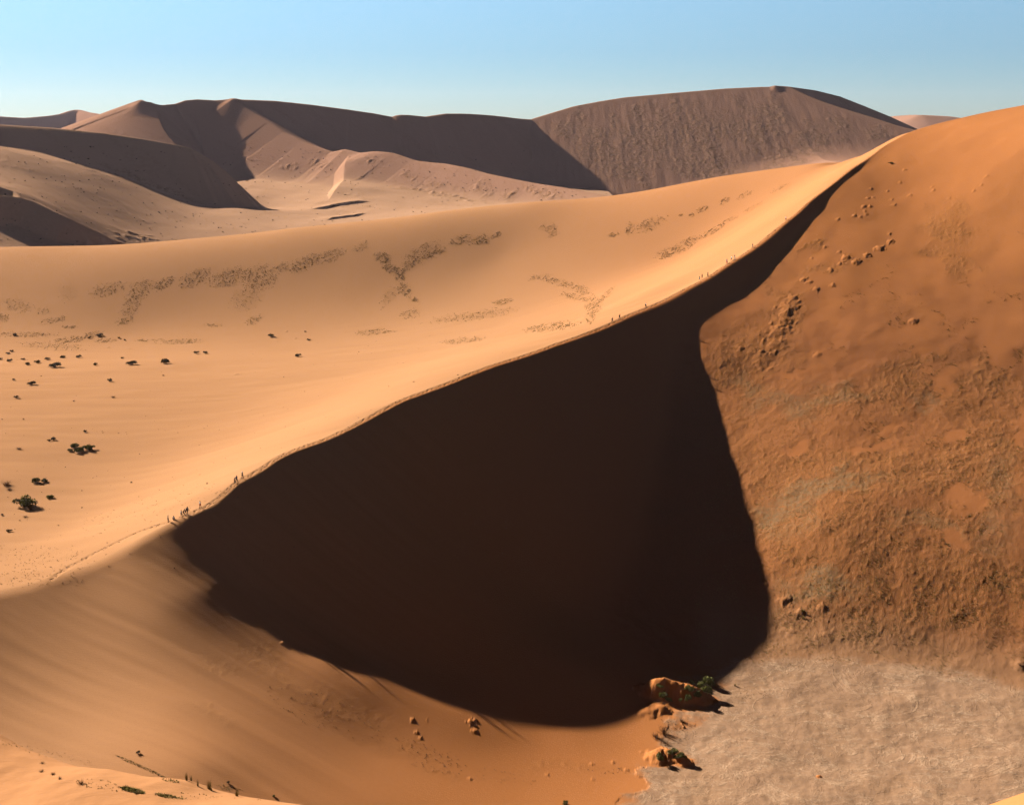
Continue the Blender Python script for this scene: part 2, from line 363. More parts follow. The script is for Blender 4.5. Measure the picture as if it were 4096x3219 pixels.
DENSE = [(3790, 900, 110, 95, 30), (3740, 1010, 80, 50, 0), (3870, 1080, 120, 50, 20), (3150, 1190, 70, 60, -40), (3050, 1400, 190, 130, 0), (3130, 1270, 80, 150, 20), (3130, 1280, 50, 120, 20), (3000, 1090, 90, 25, -35), (3300, 1080, 140, 30, -15), (3240, 1000, 70, 18, -20),
         (2950, 1520, 130, 80, 20), (3500, 1580, 330, 60, -8), (3650, 1450, 180, 40, -25), (3950, 1500, 80, 120, -30), (3300, 1900, 300, 120, 0), (3700, 1880, 260, 70, 0), (3950, 1900, 160, 200, 30), (3350, 2150, 320, 180, 0), (3750, 2080, 200, 60, 10), (3900, 2350, 300, 150, 0), (3400, 2450, 350, 150, 0)]
GREEN = [(3200, 1600, 180, 60, -5), (3360, 1590, 140, 40, -10), (4000, 2000, 90, 220, 0), (3360, 1930, 190, 40, -5), (3000, 1560, 60, 60, 0), (3150, 2050, 130, 90, 0), (3700, 1620, 60, 30, 10), (3300, 2350, 200, 60, 0), (3250, 1960, 110, 40, -20), (3720, 2090, 160, 30, 20)]
WALL = [(430, 1158, 80, 26, -15, 170, .35), (560, 1160, 62, 34, -35, 190, .35), (520, 1230, 34, 62, 30, 130, .5), (500, 1285, 36, 14, -10, 60, .9), (655, 1135, 50, 20, -30, 120, .4), (780, 1112, 68, 28, -25, 230, .35), (925, 1110, 92, 34, -15, 320, .35),
        (1045, 1112, 72, 48, -25, 300, .3), (985, 1190, 70, 52, -35, 110, .3), (1215, 1055, 70, 26, -25, 190, .4), (1130, 1068, 30, 18, -20, 60, .4), (70, 1222, 66, 26, 10, 80, .4), (12, 1270, 22, 18, 0, 45, .3), (215, 1282, 50, 12, -12, 70, .6), (275, 1308, 32, 7, 0, 40, .7), (175, 1245, 26, 16, 0, 24, .4),
        (270, 1170, 40, 40, -30, 24, .3), (1018, 1280, 38, 15, -25, 60, .5), (850, 1301, 36, 7, 0, 24, .4), (90, 1338, 130, 11, 0, 170, .1), (290, 1358, 80, 12, -6, 170, .25), (365, 1337, 50, 10, -10, 70, .1), (420, 1363, 45, 8, -3, 70, .3), (210, 1385, 130, 14, 4, 120, .5), (720, 1366, 100, 10, -2, 110, .9), (590, 1362, 50, 6, 0, 50, .8),
        (1320, 1025, 62, 26, -20, 130, .5), (1440, 993, 36, 18, -30, 34, .4), (1530, 1030, 36, 22, 20, 130, .6), (1560, 1072, 40, 18, 20, 110, .6), (1598, 1105, 22, 30, 0, 90, .6), (1618, 1160, 30, 26, 30, 100, .8), (1655, 1197, 20, 10, 20, 50, .9), (1640, 1255, 40, 20, -10, 60, .6), (1560, 1180, 20, 60, 35, 40, .4),
        (1690, 1015, 84, 36, -25, 240, .3), (1745, 1010, 40, 15, -20, 70, .5), (1640, 1060, 50, 18, -35, 80, .5), (1838, 960, 40, 18, -20, 100, .6), (1918, 961, 50, 22, -10, 120, .7), (1985, 940, 24, 10, -30, 44, .5), (2205, 925, 30, 28, -25, 100, .7), (2170, 905, 22, 8, -30, 16, .4), (2455, 938, 28, 10, -15, 50, .5), (2518, 915, 20, 26, 15, 60, .7), (2602, 897, 64, 24, -22, 190, .6),
        (2665, 1012, 44, 20, -25, 80, .4), (2157, 1108, 56, 12, -8, 60, .3), (2235, 1130, 66, 15, 12, 110, .3), (2325, 1160, 46, 18, 20, 100, .4), (2300, 1188, 60, 14, 10, 80, .4), (2372, 1220, 34, 34, -50, 170, 1.0), (2360, 1270, 18, 26, 20, 80, 1.0), (2200, 1308, 110, 17, -8, 260, .9), (2010, 1208, 44, 10, -8, 70, .9), (1880, 1265, 180, 20, -8, 240, .6), (1500, 1328, 80, 12, -4, 110, .5), (1850, 1362, 90, 12, -6, 110, .4), (2420, 1185, 50, 10, -45, 70, .7),
        (2725, 862, 12, 5, 0, 14, .5), (2765, 862, 14, 8, -20, 22, .4), (2810, 838, 30, 9, -25, 60, .4), (2898, 805, 24, 11, -30, 50, .4), (2980, 780, 36, 9, -25, 44, .4), (2850, 925, 52, 11, -30, 130, .9), (2730, 985, 82, 20, -28, 240, .5), (2915, 882, 36, 9, -25, 30, .3), (3120, 752, 40, 8, -30, 24, .3), (3010, 830, 60, 6, -28, 20, .3)]
MOUND = []   # (u, v of the base, radius m, height m)
for a_, b_ in [(1480, 552), (1455, 625), (1283, 662), (1380, 675), (1265, 716), (1297, 714), (1405, 726), (1420, 755), (1240, 765), (1280, 765), (1247, 792), (1255, 810), (1222, 824), (1187, 818), (1090, 840), (1647, 670), (1640, 650), (1955, 590), (1925, 640), (1510, 700),
               (1390, 925), (1100, 1030), (1015, 1000), (940, 1065), (1100, 1098), (1880, 675), (1738, 717)]:
    MOUND.append((2600 + a_ * .6885, 300 + b_ * .6885, rng.uniform(.8, 1.3), rng.uniform(.30, .5)))
for a_, b_, r_, h_ in [(1395, 970, 1.6, .7), (1330, 1008, 2.2, .9), (1260, 1045, 1.8, .6), (1137, 1062, 2.2, .8), (1195, 1087, 2.0, .8), (1050, 1135, 1.7, .6), (890, 1190, 1.6, .6), (965, 1245, 1.8, .6), (1060, 1222, 1.4, .5), (925, 1205, 1.5, .5), (1530, 1430, 2.0, .7)]:
    MOUND.append((2600 + a_ * .6885, 300 + b_ * .6885, r_, h_))
MOUND += [(3168, 1195, 3.0, .6), (3155, 1235, 4.5, .9), (3135, 1280, 5, .9), (3118, 1325, 5, .8), (3100, 1380, 5.0, .7), (3060, 1440, 5.0, .6), (3270, 1420, 2.0, .5), (2890, 1450, 2, .5), (2960, 1390, 2, .4)]
MOUND += [(1131, 2571, .7, .5), (1651, 2878, .7, .5), (1667, 2928, .6, .35), (1683, 2951, .6, .35), (1883, 2888, 1.1, .6), (1900, 2880, .8, .5), (1899, 2924, 1.1, .4), (1708, 2880, .4, .25), (2190, 3098, .6, .25), (2367, 3055, .7, .25), (2505, 3078, .8, .3), (2452, 3048, .8, .25), (2370, 3115, .6, .2), (1880, 3113, .7, .25),
          (2610, 2765, 3.0, 1.5), (2650, 2770, 3.6, 1.9), (2700, 2782, 3.8, 2.0), (2750, 2785, 3.4, 1.8), (2795, 2795, 2.8, 1.5), (2630, 2830, 2.4, .7), (2590, 2850, 2.0, .6), (2655, 2842, 1.4, .5),
          (2660, 3020, 2.2, 1.2), (2620, 3025, 2.2, .8), (2700, 3030, 2.0, 1.2), (2735, 3045, 1.7, .9), (2635, 3045, 1.6, .6),
          (3140, 2400, 2.0, .8), (3200, 2450, 1.8, .7), (3290, 2430, 1.6, .6), (3050, 2340, 2.0, .7), (3170, 2520, 2.0, .4), (4080, 2660, 1.6, .6), (3275, 3105, .5, .35)]
MOUND += [(1581 * .5983, 1498, 1.6, .5), (520, 1395, 1.2, .4), (1145, 1326, 1.2, .5), (640, 1355, 1.5, .5), (1180, 1354, 1.3, .5), (434, 1390, 1.3, .4)]
Xn, Yn = polar(95, 1000, lambda y: (.42 if 200 < y < 520 else (.42 + (y - 520) * .004 if y >= 520 else .36)) / q, .75, int(1500 * q))
tN = Xn[0] / Yn[0, 0]; yN = Yn[:, 0]
Zn, W_, G_, S_, R_, pan_ = near_z(Xn, Yn)
def sampler(Zg):
    def f(x, y):
        ty = np.clip(np.interp(y, yN, np.arange(len(yN))), 0, len(yN) - 1.001); tx = np.clip(np.interp(x / y, tN, np.arange(len(tN))), 0, len(tN) - 1.001)
        i = ty.astype(int); j = tx.astype(int); a_ = ty - i; b_ = tx - j
        return (Zg[i, j] * (1 - b_) + Zg[i, j + 1] * b_) * (1 - a_) + (Zg[i + 1, j] * (1 - b_) + Zg[i + 1, j + 1] * b_) * a_
    return f
def locate(u, v, hf, z0=96.0, z1=995.0, step=1.0):
    """where the sight line through photograph pixel u,v meets the ground"""
    u = np.atleast_1d(np.asarray(u, float)); v = np.atleast_1d(np.asarray(v, float)); hit = np.full(len(u), np.nan); last = np.full(len(u), np.nan)
    for Z in np.arange(z0, z1, step):
        p = P3(u, v, np.full(len(u), Z)); d = p[:, 2] - hf(p[:, 0], np.clip(p[:, 1], yN[0], yN[-1]))
        new = (d <= 0) & np.isnan(hit) & (last > 0)
        hit[new] = Z - step * (-d[new]) / (last[new] - d[new] + 1e-9); last = d
    p = P3(u, v, hit); ok = ~np.isnan(hit)
    return p, ok
onW = sstep(-.5, 1.5, G_ - W_)                      # 1 on the windward side, 0 on slip face / bowl side
isR = sstep(-1.5, 2.0, R_ - np.maximum(S_, pan_)) * (1 - onW)
isP = sstep(-1.6, .6, pan_ - np.maximum(S_, R_)) * (1 - onW)
U_, V_ = img(Xn, Yn, Zn)
west = sstep(-150, 150, U_ - (2700 - (V_ - 2900) * .62) + 80 * fbm(Xn / 6, Yn / 6, 5, 33))
isP = isP * (west > .5)
panc = sstep(-3.6, .4, pan_ - np.maximum(S_, R_)) ** 1.6 * (1 - onW) * west
wob = 60 * fbm(Xn / 9, Yn / 9, 4, 31); wob2 = 60 * fbm(Xn / 9 + 40, Yn / 9, 4, 32)
bare = ell(U_ + wob, V_ + wob2 * .7, BARE); dense = ell(U_ + wob, V_ + wob2 * .7, DENSE)
lowf = fbm(Xn / 28, Yn / 28, 4, 11)
veg = isR * np.clip(.75 * dense + .55 * sstep(1250, 1700, V_) * (1 - sstep(2550, 2720, V_) * .6) + .25 * lowf, 0, 1) * (1 - .97 * bare)
veg = np.maximum(veg, isR * .5 * ell(U_, V_, [(3550, 2560, 650, 90, 4)]))
green = isR * np.clip(ell(U_ + wob, V_ + wob2, GREEN) * (.55 + .4 * lowf), 0, 1) * (1 - bare)
# textured patches in the lower left bowl
sveg = ell(U_ + wob * .8, V_ + wob2 * .5, [(1060, 2650, 150, 70, 25), (1180, 2740, 170, 60, 30), (1350, 2640, 90, 60, 35), (1330, 2830, 180, 60, 25), (1500, 2880, 120, 50, 20), (860, 2660, 110, 40, 15), (1650, 3000, 160, 40, 10), (850, 2850, 130, 30, 20), (2250, 3060, 160, 25, 3), (1770, 3100, 90, 40, 25), (900, 2880, 80, 25, 20)])
veg = np.maximum(veg, (1 - onW) * (1 - isR) * (1 - isP) * sveg * .26)
wveg = onW * np.clip(ell(U_ + wob * .25, V_ + wob2 * .2, [(r_[0], r_[1], r_[2] * .9, r_[3] * .9, r_[4]) for r_ in WALL]), 0, 1) * .45
disp = np.maximum(veg, wveg * .6) * (.15 * np.maximum(fbm(Xn / 1.5, Yn / 1.5, 3, 3), -.1)) + veg * isR * (.09 * np.maximum(fbm(Xn / 5, Yn / 5, 3, 4), -.2))
veg = np.maximum(veg, wveg)
disp += isR * .25 * fbm(Xn / 22, Yn / 22, 3, 8) + isR * (1 - bare) * .20 * fbm(Xn / 9, Yn / 9, 3, 9) * sstep(1000, 1500, V_)
# wind streaks below the low end of the crest
A_ = Xn * .87 - Yn * .49; B_ = Xn * .49 + Yn * .87
sm = (1 - onW) * (1 - isR) * (1 - isP) * sstep(-5, -45, Xn)
disp += sm * .16 * perlin(B_ / 4.2, A_ / 45, 21) + sm * .05 * perlin(B_ / 1.7, A_ / 30, 22)
# pan scarps and sand sheets
disp += isP * (.32 * fbm(Xn / 14, Yn / 14, 4, 54) + .05 * fbm(Xn / 2, Yn / 2, 3, 55))
# windward side: broad swells, low drift lines
disp += onW * (.30 * fbm(Xn / 60, Yn / 28, 3, 61) * sstep(600, 500, Yn) + .07 * perlin(Xn / 22, Yn / 5, 62) * sstep(620, 560, Yn))
Cd = crest3[:, :2]; pre = Zn.copy(); 
Zn = Zn + disp * sstep(.0, 3.0, np.abs(W_ - G_) + .4)
hz = sampler(Zn)
mu = np.array([m_[0] for m_ in MOUND]); mv = np.array([m_[1] for m_ in MOUND]); mp, mok = locate(mu, mv, hz)
for p_, ok_, m_ in zip(mp, mok, MOUND):
    if not ok_: continue
    r_, h_ = m_[2] * (.62 if m_[1] < 2600 else (.9 if m_[0] > 2560 else .55)), m_[3] * (.62 if m_[1] < 2600 else (.9 if m_[0] > 2560 else .6)); i0, i1 = np.searchsorted(yN, (p_[1] - 3 * r_, p_[1] + 3 * r_)); j0, j1 = np.searchsorted(tN, ((p_[0] - 3 * r_) / p_[1] - .01, (p_[0] + 3 * r_) / p_[1] + .01))
    xx = Xn[i0:i1, j0:j1] - p_[0]; yy = Yn[i0:i1, j0:j1] - p_[1]
    d_ = np.sqrt(xx * xx + yy * yy) / r_ * (1 + (.28 if m_[1] > 2600 and m_[0] > 2560 else .55) * fbm(Xn[i0:i1, j0:j1] / r_ * 1.1, Yn[i0:i1, j0:j1] / r_ * 1.1, 3, 71))
    Zn[i0:i1, j0:j1] += h_ * np.clip(1 - d_ ** 1.6 / 1.6, 0, 1) ** 1.3
    isP[i0:i1, j0:j1] *= 1 - .95 * np.exp(-(d_ / 1.3) ** 4); panc[i0:i1, j0:j1] *= 1 - .95 * np.exp(-(d_ / 1.5) ** 4)
hz = sampler(Zn)
# footprints: a trodden band along the crest, then cutting down to the left over the flat
def band(path, wdt):
    o = np.zeros(Xn.shape, np.float32)
    for a_, b_ in zip(path[:-1], path[1:]):
        lo = np.minimum(a_, b_) - 6; hi = np.maximum(a_, b_) + 6; i0, i1 = np.searchsorted(yN, (lo[1], hi[1]))
        xs = Xn[i0:i1]; ys = Yn[i0:i1]; m_ = (xs > lo[0]) & (xs < hi[0])
        d_ = b_ - a_; t_ = np.clip(((xs[m_] - a_[0]) * d_[0] + (ys[m_] - a_[1]) * d_[1]) / (d_ @ d_), 0, 1)
        r_ = np.hypot(xs[m_] - a_[0] - t_ * d_[0], ys[m_] - a_[1] - t_ * d_[1])
        v_ = o[i0:i1]; v_[m_] = np.maximum(v_[m_], 1 - sstep(wdt * .5, wdt, r_)); o[i0:i1] = v_
    return o
tp, tk = locate([672, 600, 520, 440, 360, 280, 209], [2089, 2110, 2143, 2182, 2222, 2265, 2312], hz)
tpath = [crest3[i, :2] + np.array([-.35, .35]) for i in range(11, len(crest3))]
track = band(tpath, .9)
track = np.maximum(track, band([p_[:2] for p_ in tp[tk]], .9))
red = (1 - onW) * np.clip(np.maximum(.14 + .86 * sstep(-80, 0, Xn), isR * (.38 + .55 * sstep(700, 1400, V_ + 2 * wob) + .1 * bare)), 0, 1)
red = np.maximum(red, (.10 + .45 * sstep(-40, 130, Xn)) * onW)
Zn = Zn - track * (1 - .9 * sstep(455, 470, Yn)) * (.07 + .18 * np.clip(perlin(Xn / .9, Yn / .9, 44) + .3, 0, 1))
hz = sampler(Zn)
tan = sstep(-11, -.3, pan_ - R_) ** 1.5 * isR * sstep(2700, 2900, U_)
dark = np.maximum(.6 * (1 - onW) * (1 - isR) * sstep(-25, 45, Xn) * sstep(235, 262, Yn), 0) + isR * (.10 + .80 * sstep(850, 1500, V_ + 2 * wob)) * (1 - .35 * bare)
keepP = (isP[:-1, :-1] > .5)
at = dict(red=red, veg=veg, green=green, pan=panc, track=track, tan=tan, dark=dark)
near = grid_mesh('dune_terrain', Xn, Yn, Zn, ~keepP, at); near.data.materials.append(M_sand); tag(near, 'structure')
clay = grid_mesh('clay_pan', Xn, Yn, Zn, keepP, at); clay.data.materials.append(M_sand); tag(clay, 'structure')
Xf, Yf = np.meshgrid(np.linspace(-130, 130, int(700 * q)), np.linspace(-60, 190, int(680 * q)))
Zf = Fsurf(Xf, Yf) + .12 * fbm(Xf / 9, Yf / 9, 4, 81) + .05 * perlin(Xf / 1.5 + Yf / 4, Yf / 1.2, 82)
one = np.ones_like(Zf)
fg = grid_mesh('foreground_dune', Xf, Yf, Zf, None, dict(red=.35 + .5 * sstep(-20, 40, Xf), veg=one * 0, green=one * 0, pan=one * 0, track=one * 0, tan=one * 0, dark=one * 0)); fg.data.materials.append(M_sand); tag(fg, 'structure')
def hf(x, y):
    fx = np.clip((x + 130) / 260 * (Xf.shape[1] - 1), 0, Xf.shape[1] - 1.001); fy = np.clip((y + 60) / 250 * (Xf.shape[0] - 1), 0, Xf.shape[0] - 1.001)
    i = fy.astype(int); j = fx.astype(int); a_ = fy - i; b_ = fx - j
    z = (Zf[i, j] * (1 - b_) + Zf[i, j + 1] * b_) * (1 - a_) + (Zf[i + 1, j] * (1 - b_) + Zf[i + 1, j + 1] * b_) * a_
    return np.where((y > 189) | (np.abs(x) > 129), -400, z)
def hall(x, y): return np.maximum(hz(x, y), hf(x, y))

# ---------------------------------------------------------------- background dunes
def ridge(x, y, crest, lee, wind, e=3.0):
    """height of a ridge whose crest is the 3-D polyline; lee side is on the right going along it"""
    best = np.full(x.shape, 1e18); out = np.zeros(x.shape); side = np.zeros(x.shape)
    for a, b in zip(crest[:-1], crest[1:]):
        d = b[:2] - a[:2]; L2 = (d ** 2).sum() + 1e-9
        t = np.clip(((x - a[0]) * d[0] + (y - a[1]) * d[1]) / L2, 0, 1)
        px = x - a[0] - t * d[0]; py = y - a[1] - t * d[1]; r = px * px + py * py
        m = r < best; best = np.where(m, r, best); out = np.where(m, a[2] + t * (b[2] - a[2]), out)
        side = np.where(m, (d[0] * py - d[1] * px) / math.sqrt(L2), side)
    r = np.sqrt(best + e * e) - e
    rt = side < 0
    return out - np.where(rt, r * lee, r * wind), rt, r
def crv(rows, n=60):
    return resample(pts(rows), n)
A_C = [(-900, 470, 1330), (-400, 484, 1340), (0, 499, 1350), (213, 512, 1350), (400, 530, 1350), (560, 553, 1352), (700, 578, 1358), (760, 592, 1364), (800, 613, 1370), (850, 645, 1380), (905, 688, 1392),
       (955, 740, 1405), (990, 785, 1418), (1008, 815, 1428), (1020, 840, 1435)]
A_E = [(150, 612), (300, 655), (450, 700), (560, 745), (690, 800), (800, 830), (870, 838), (950, 836)]
eA = np.array([cast(u, v, A_C)[0] for u, v in A_E])
if os.environ.get('DBG'): print('A', eA.round(0))
FL = [eA, pts([(-500, 520, 1300), (-500, 750, 1010), (-500, 990, 860), (0, 660, 1160), (0, 750, 1030), (0, 860, 925), (0, 990, 880), (500, 990, 1020), (500, 880, 1130), (900, 880, 1200), (1200, 900, 1190), (1400, 860, 1300),
               (1040, 830, 1400), (1100, 760, 1500), (1100, 690, 1620), (1000, 655, 1670), (1400, 780, 1420), (1700, 800, 1370), (1900, 830, 1300), (2200, 815, 1300), (2700, 815, 1500), (700, 620, 1760),
               (500, 600, 1900), (1500, 990, 900), (2500, 900, 950), (3500, 760, 1500), (3500, 900, 1000), (4500, 800, 1200)])]
FL.append(np.array([(-650, 1750, -80), (-500, 1650, -85), (-800, 1650, -80), (900, 1500, -95), (900, 2200, -95), (600, 1050, -98), (1500, 1800, -95), (1500, 1000, -95), (-1500, 1900, -60), (-1400, 1100, -50), (-1000, 2200, -60), (0, 2200, -80), (300, 1900, -100), (-420, 900, -88), (-160, 900, -103), (100, 900, -100)], float))
FLs = TPS(np.vstack(FL), 2e-3)
if os.environ.get('DBG'):
    for u_ in (0, 250, 500, 900, 1300):
        yy = np.arange(870, 1500, 45.); print('floor', u_, FLs((u_ - CX) / FP * yy, yy).round(0))
def sc_(rows, f, g=None):
    g = f if g is None else g; n = len(rows) - 1
    return [(u, v, z * (f + (g - f) * i / n)) for i, (u, v, z) in enumerate(rows)]
ARMW = [(150, 535, 2150), (213, 515, 2160), (300, 480, 2180), (390, 450, 2200), (470, 420, 2225), (550, 404, 2245), (565, 403, 2250), (575, 405, 2252), (620, 418, 2262), (650, 421, 2270), (700, 416, 2280), (740, 402, 2285), (790, 398, 2290), (860, 402, 2290), (935, 398, 2290)]
arm3 = crv(sc_([(565, 403, 2250), (600, 412, 2235), (625, 440, 2210), (640, 480, 2180), (655, 520, 2150), (680, 560, 2120), (720, 600, 2085), (760, 640, 2040)], .765))
A4 = [(935, 398, 1740), (975, 425, 1728), (1020, 455, 1712), (1080, 490, 1690), (1140, 530, 1665), (1220, 570, 1635), (1330, 608, 1600), (1380, 597, 1590), (1440, 612, 1570), (1500, 613, 1555), (1580, 622, 1535), (1660, 645, 1510),
            (1780, 655, 1480), (1860, 670, 1455), (1950, 695, 1425), (2080, 722, 1385), (2150, 735, 1365), (2250, 750, 1335), (2434, 785, 1280), (2600, 810, 1230)]
arm4 = crv(A4, 120)
RD = [(935, 398, 1744), (1000, 400, 1745), (1100, 404, 1747), (1250, 420, 1750), (1400, 440, 1753), (1500, 455, 1757), (1570, 468, 1760), (1590, 460, 1761), (1630, 460, 1764), (1700, 467, 1769), (1780, 455, 1776), (1850, 455, 1784), (1912, 458, 1794), (1966, 462, 1804), (2023, 468, 1822), (2060, 473, 1834), (2092, 476, 1843), (2125, 478, 1850)]
ridgeD = crv(RD + [(2250, 530, 1890), (2450, 620, 1930)], 100)
armw = crv([(u, v, z * .765 + np.interp(u, [565, 935], [-20, -4])) for u, v, z in ARMW[6:]], 60)
armx = crv([(100, 560, 1900)] + [(u, v, np.interp(u, [100, 565], [1900, 1701])) for u, v, z in ARMW[:7]], 60)
CH_C = [(2125, 478, 1850), (2200, 455, 1870), (2300, 425, 1890), (2500, 390, 1920), (2700, 372, 1935), (2900, 355, 1940), (3050, 348, 1935), (3154, 347, 1930), (3220, 379, 1900), (3288, 407, 1875), (3392, 441, 1845), (3495, 472, 1815), (3598, 506, 1790), (3667, 519, 1780), (3800, 545, 1760), (4000, 580, 1730)]
# tall dune on the right of the skyline: one long face towards the camera, a crest, and a dark lee behind the crest
C_O = P3(2125, 478, 1850); C_G = (0.0, 0.45)
def c_plane_Z(u, v):
    d = P3(u, v, 1.0); return (C_O[2] - C_G[0] * C_O[0] - C_G[1] * C_O[1]) / (d[2] - C_G[0] * d[0] - C_G[1] * d[1])
CH_C = [(1900, 560), (2125, 478), (2200, 455), (2300, 425), (2400, 406), (2500, 390), (2700, 372), (2900, 355), (3050, 348), (3154, 347), (3220, 379), (3288, 407), (3392, 441), (3495, 472), (3598, 506), (3667, 522), (3800, 560), (4000, 620), (4700, 800), (5600, 1000)]
CH_C = [(u, v, c_plane_Z(u, v)) for u, v in CH_C]
chc = crv(CH_C, 120)
ridgeE = crv([(3100, 343, 1945), (3154, 347, 1950), (3261, 362, 1975), (3357, 386, 2005), (3454, 424, 2045), (3564, 469, 2090), (3670, 518, 2135), (3800, 570, 2190)], 60)
FARL = crv([(-900, 480, 2800), (0, 466, 3250), (100, 472, 3340), (200, 463, 3430), (250, 455, 3480), (290, 440, 3540), (315, 438, 3550), (345, 448, 3500), (390, 455, 3450), (450, 470, 3400), (600, 500, 3300)])
FARR = crv([(3480, 500, 3500), (3540, 470, 3500), (3570, 465, 3500), (3640, 460, 3450), (3680, 460, 3400), (3800, 466, 3400), (3900, 480, 3400), (4300, 520, 3400)])

Xb, Yb = polar(860, 2200, lambda y: (1.7 if y < 1850 else 4.0) / q, .8, int(1300 * q))
Z = FLs(Xb, Yb)
Z = np.where(Yb > 1720, np.minimum(Z, -60), Z); Z = np.where(Xb > 0, np.minimum(Z, 40 - 150 * np.clip(sstep(1450, 1620, Yb) * sstep(0, 160, Xb), 0, 1)), Z)
A_b = Xb * .80 - Yb * .60; B_b = Xb * .60 + Yb * .80
Z = Z + .9 * perlin(B_b / 22, A_b / 260, 91) + 1.2 * fbm(Xb / 120, Yb / 120, 3, 92)
floor_z = Z.copy(); top = Z.copy()
a, rt, r = ridge(Xb, Yb, crv(A_C, 90), .62, .22); Z = smax(Z, a, 4); ra = sstep(-4, 4, a - floor_z)
zr = np.full(Z.shape, -1e9)
for c, le, wi in ((armw, .64, .66), (arm3, .36, .6), (arm4, .6, .33), (ridgeD, .66, .3)):
    a, rt, r = ridge(Xb, Yb, c, le, wi, 3.0); Z = smax(Z, a, 5); zr = np.maximum(zr, a)
pk = P3(565, 403, 1721); cn = ridge(Xb, Yb, arm3, .5, .5); r0 = np.sqrt((Xb - pk[0]) ** 2 + (Yb - pk[1]) ** 2 + 9) - 3
Z = smax(Z, pk[2] - r0 * np.where(cn[1], .37, .66), 4)
# small crescent dunes on the valley floor
tB = Xb[0] / Yb[0, 0]; yB = Yb[:, 0]
def hbg_of(Zg):
    def f(x, y):
        ty = np.clip(np.interp(y, yB, np.arange(len(yB))), 0, len(yB) - 1.001); tx = np.clip(np.interp(x / y, tB, np.arange(len(tB))), 0, len(tB) - 1.001)
        i = ty.astype(int); j = tx.astype(int); a_ = ty - i; b_ = tx - j
        return (Zg[i, j] * (1 - b_) + Zg[i, j + 1] * b_) * (1 - a_) + (Zg[i + 1, j] * (1 - b_) + Zg[i + 1, j + 1] * b_) * a_
    return f
yN_keep = yN; yN = yB
for rows, h_, wl in (([(1395, 615), (1388, 640), (1380, 680), (1376, 720), (1372, 750), (1350, 775), (1310, 800)], 8.0, 110),
                     ([(1230, 840), (1290, 836), (1330, 826), (1400, 815), (1470, 808), (1492, 803)], 2.6, 28), ([(1300, 885), (1370, 872), (1430, 862), (1480, 850)], 2.0, 24),
                     ([(-80, 755), (0, 783), (60, 802), (110, 840)], 7.0, 60), ([(-120, 850), (0, 855), (90, 862), (150, 880), (200, 905), (250, 930), (300, 952), (355, 980), (420, 1000)], 13.0, 80)):
    pp, _k = locate([r_[0] for r_ in rows], [r_[1] for r_ in rows], hbg_of(Z), 870, 2250, 4.0)
    pp = resample(pp[_k], 40); n_ = len(pp); best = np.full(Z.shape, 1e18); side = np.zeros(Z.shape); tt = np.zeros(Z.shape)
    for k_, (a_, b_) in enumerate(zip(pp[:-1], pp[1:])):
        d_ = b_ - a_; L2 = d_[0] ** 2 + d_[1] ** 2 + 1e-9; t_ = np.clip(((Xb - a_[0]) * d_[0] + (Yb - a_[1]) * d_[1]) / L2, 0, 1)
        px = Xb - a_[0] - t_ * d_[0]; py = Yb - a_[1] - t_ * d_[1]; r_ = px * px + py * py; m_ = r_ < best
        best = np.where(m_, r_, best); side = np.where(m_, d_[0] * py - d_[1] * px, side); tt = np.where(m_, (k_ + t_) / (n_ - 1), tt)
    r_ = np.sqrt(best); hh = h_ * sstep(0, .22, tt) * sstep(1, .75, tt)
    Z = Z + hh * np.where(side < 0, np.clip(1 - r_ * .62 / np.maximum(hh, .3), 0, 1), np.clip(1 - r_ / wl, 0, 1) ** 1.5)
yN = yN_keep
Ub, Vb = img(Xb, Yb, Z)
wb = 14 * fbm(Xb / 30, Yb / 30, 3, 95)
bveg = ell(Ub + wb, Vb + wb, [(1925, 745, 55, 35, 15), (2040, 780, 50, 16, -20), (2180, 775, 90, 22, 10), (1630, 700, 30, 14, 0), (1700, 765, 120, 9, 6), (1830, 790, 120, 9, 8), (1150, 660, 50, 18, 0), (1280, 660, 50, 16, 0), (1740, 735, 40, 14, 0), (520, 950, 160, 25, 10), (620, 740, 260, 12, 22), (420, 690, 120, 10, 15), (1000, 640, 60, 8, 0), (1480, 640, 30, 8, 0)])
bveg = np.maximum(bveg, .25 * sstep(.1, .5, perlin(B_b / 16, A_b / 130, 97)))
Z = Z + bveg * 1.3 * np.maximum(fbm(Xb / 9, Yb / 9, 3, 98), 0)
oneb = np.ones_like(Z)
bgm = grid_mesh('distant_dunes', Xb, Yb, Z, None, dict(red=sstep(-10, 15, zr - floor_z), veg=bveg, green=oneb * 0)); bgm.data.materials.append(M_far); tag(bgm, 'structure')
Xc, Yc = np.meshgrid(np.linspace(-250, 950, int(1000 * q)), np.linspace(1500, 2300, int(600 * q)))
pl = C_O[2] + C_G[0] * (Xc - C_O[0]) + C_G[1] * (Yc - C_O[1])
a, rt, r = ridge(Xc, Yc, chc, -1.0, .5)
Zc = smin(pl, a + .5, 2.0)
Uc, Vc = img(Xc, Yc, Zc)
wc = 30 * fbm(Xc / 40, Yc / 40, 4, 101)
cveg = ell(Uc + wc, Vc + 2.2 * wc, [(2260, 520, 70, 50, 30), (2400, 600, 130, 90, 20), (2600, 560, 160, 120, 0), (2800, 540, 180, 120, 0), (3000, 520, 150, 110, 0), (3100, 480, 60, 90, 0), (3250, 560, 90, 80, 0), (3360, 500, 50, 60, 0), (2500, 680, 120, 60, 0), (2800, 660, 200, 50, 0), (3150, 640, 150, 30, 0), (2330, 470, 20, 50, 10), (2450, 480, 20, 50, -10), (2700, 430, 30, 50, 10), (3520, 540, 60, 40, 0), (2560, 480, 30, 60, 0), (2640, 480, 25, 60, 0)])
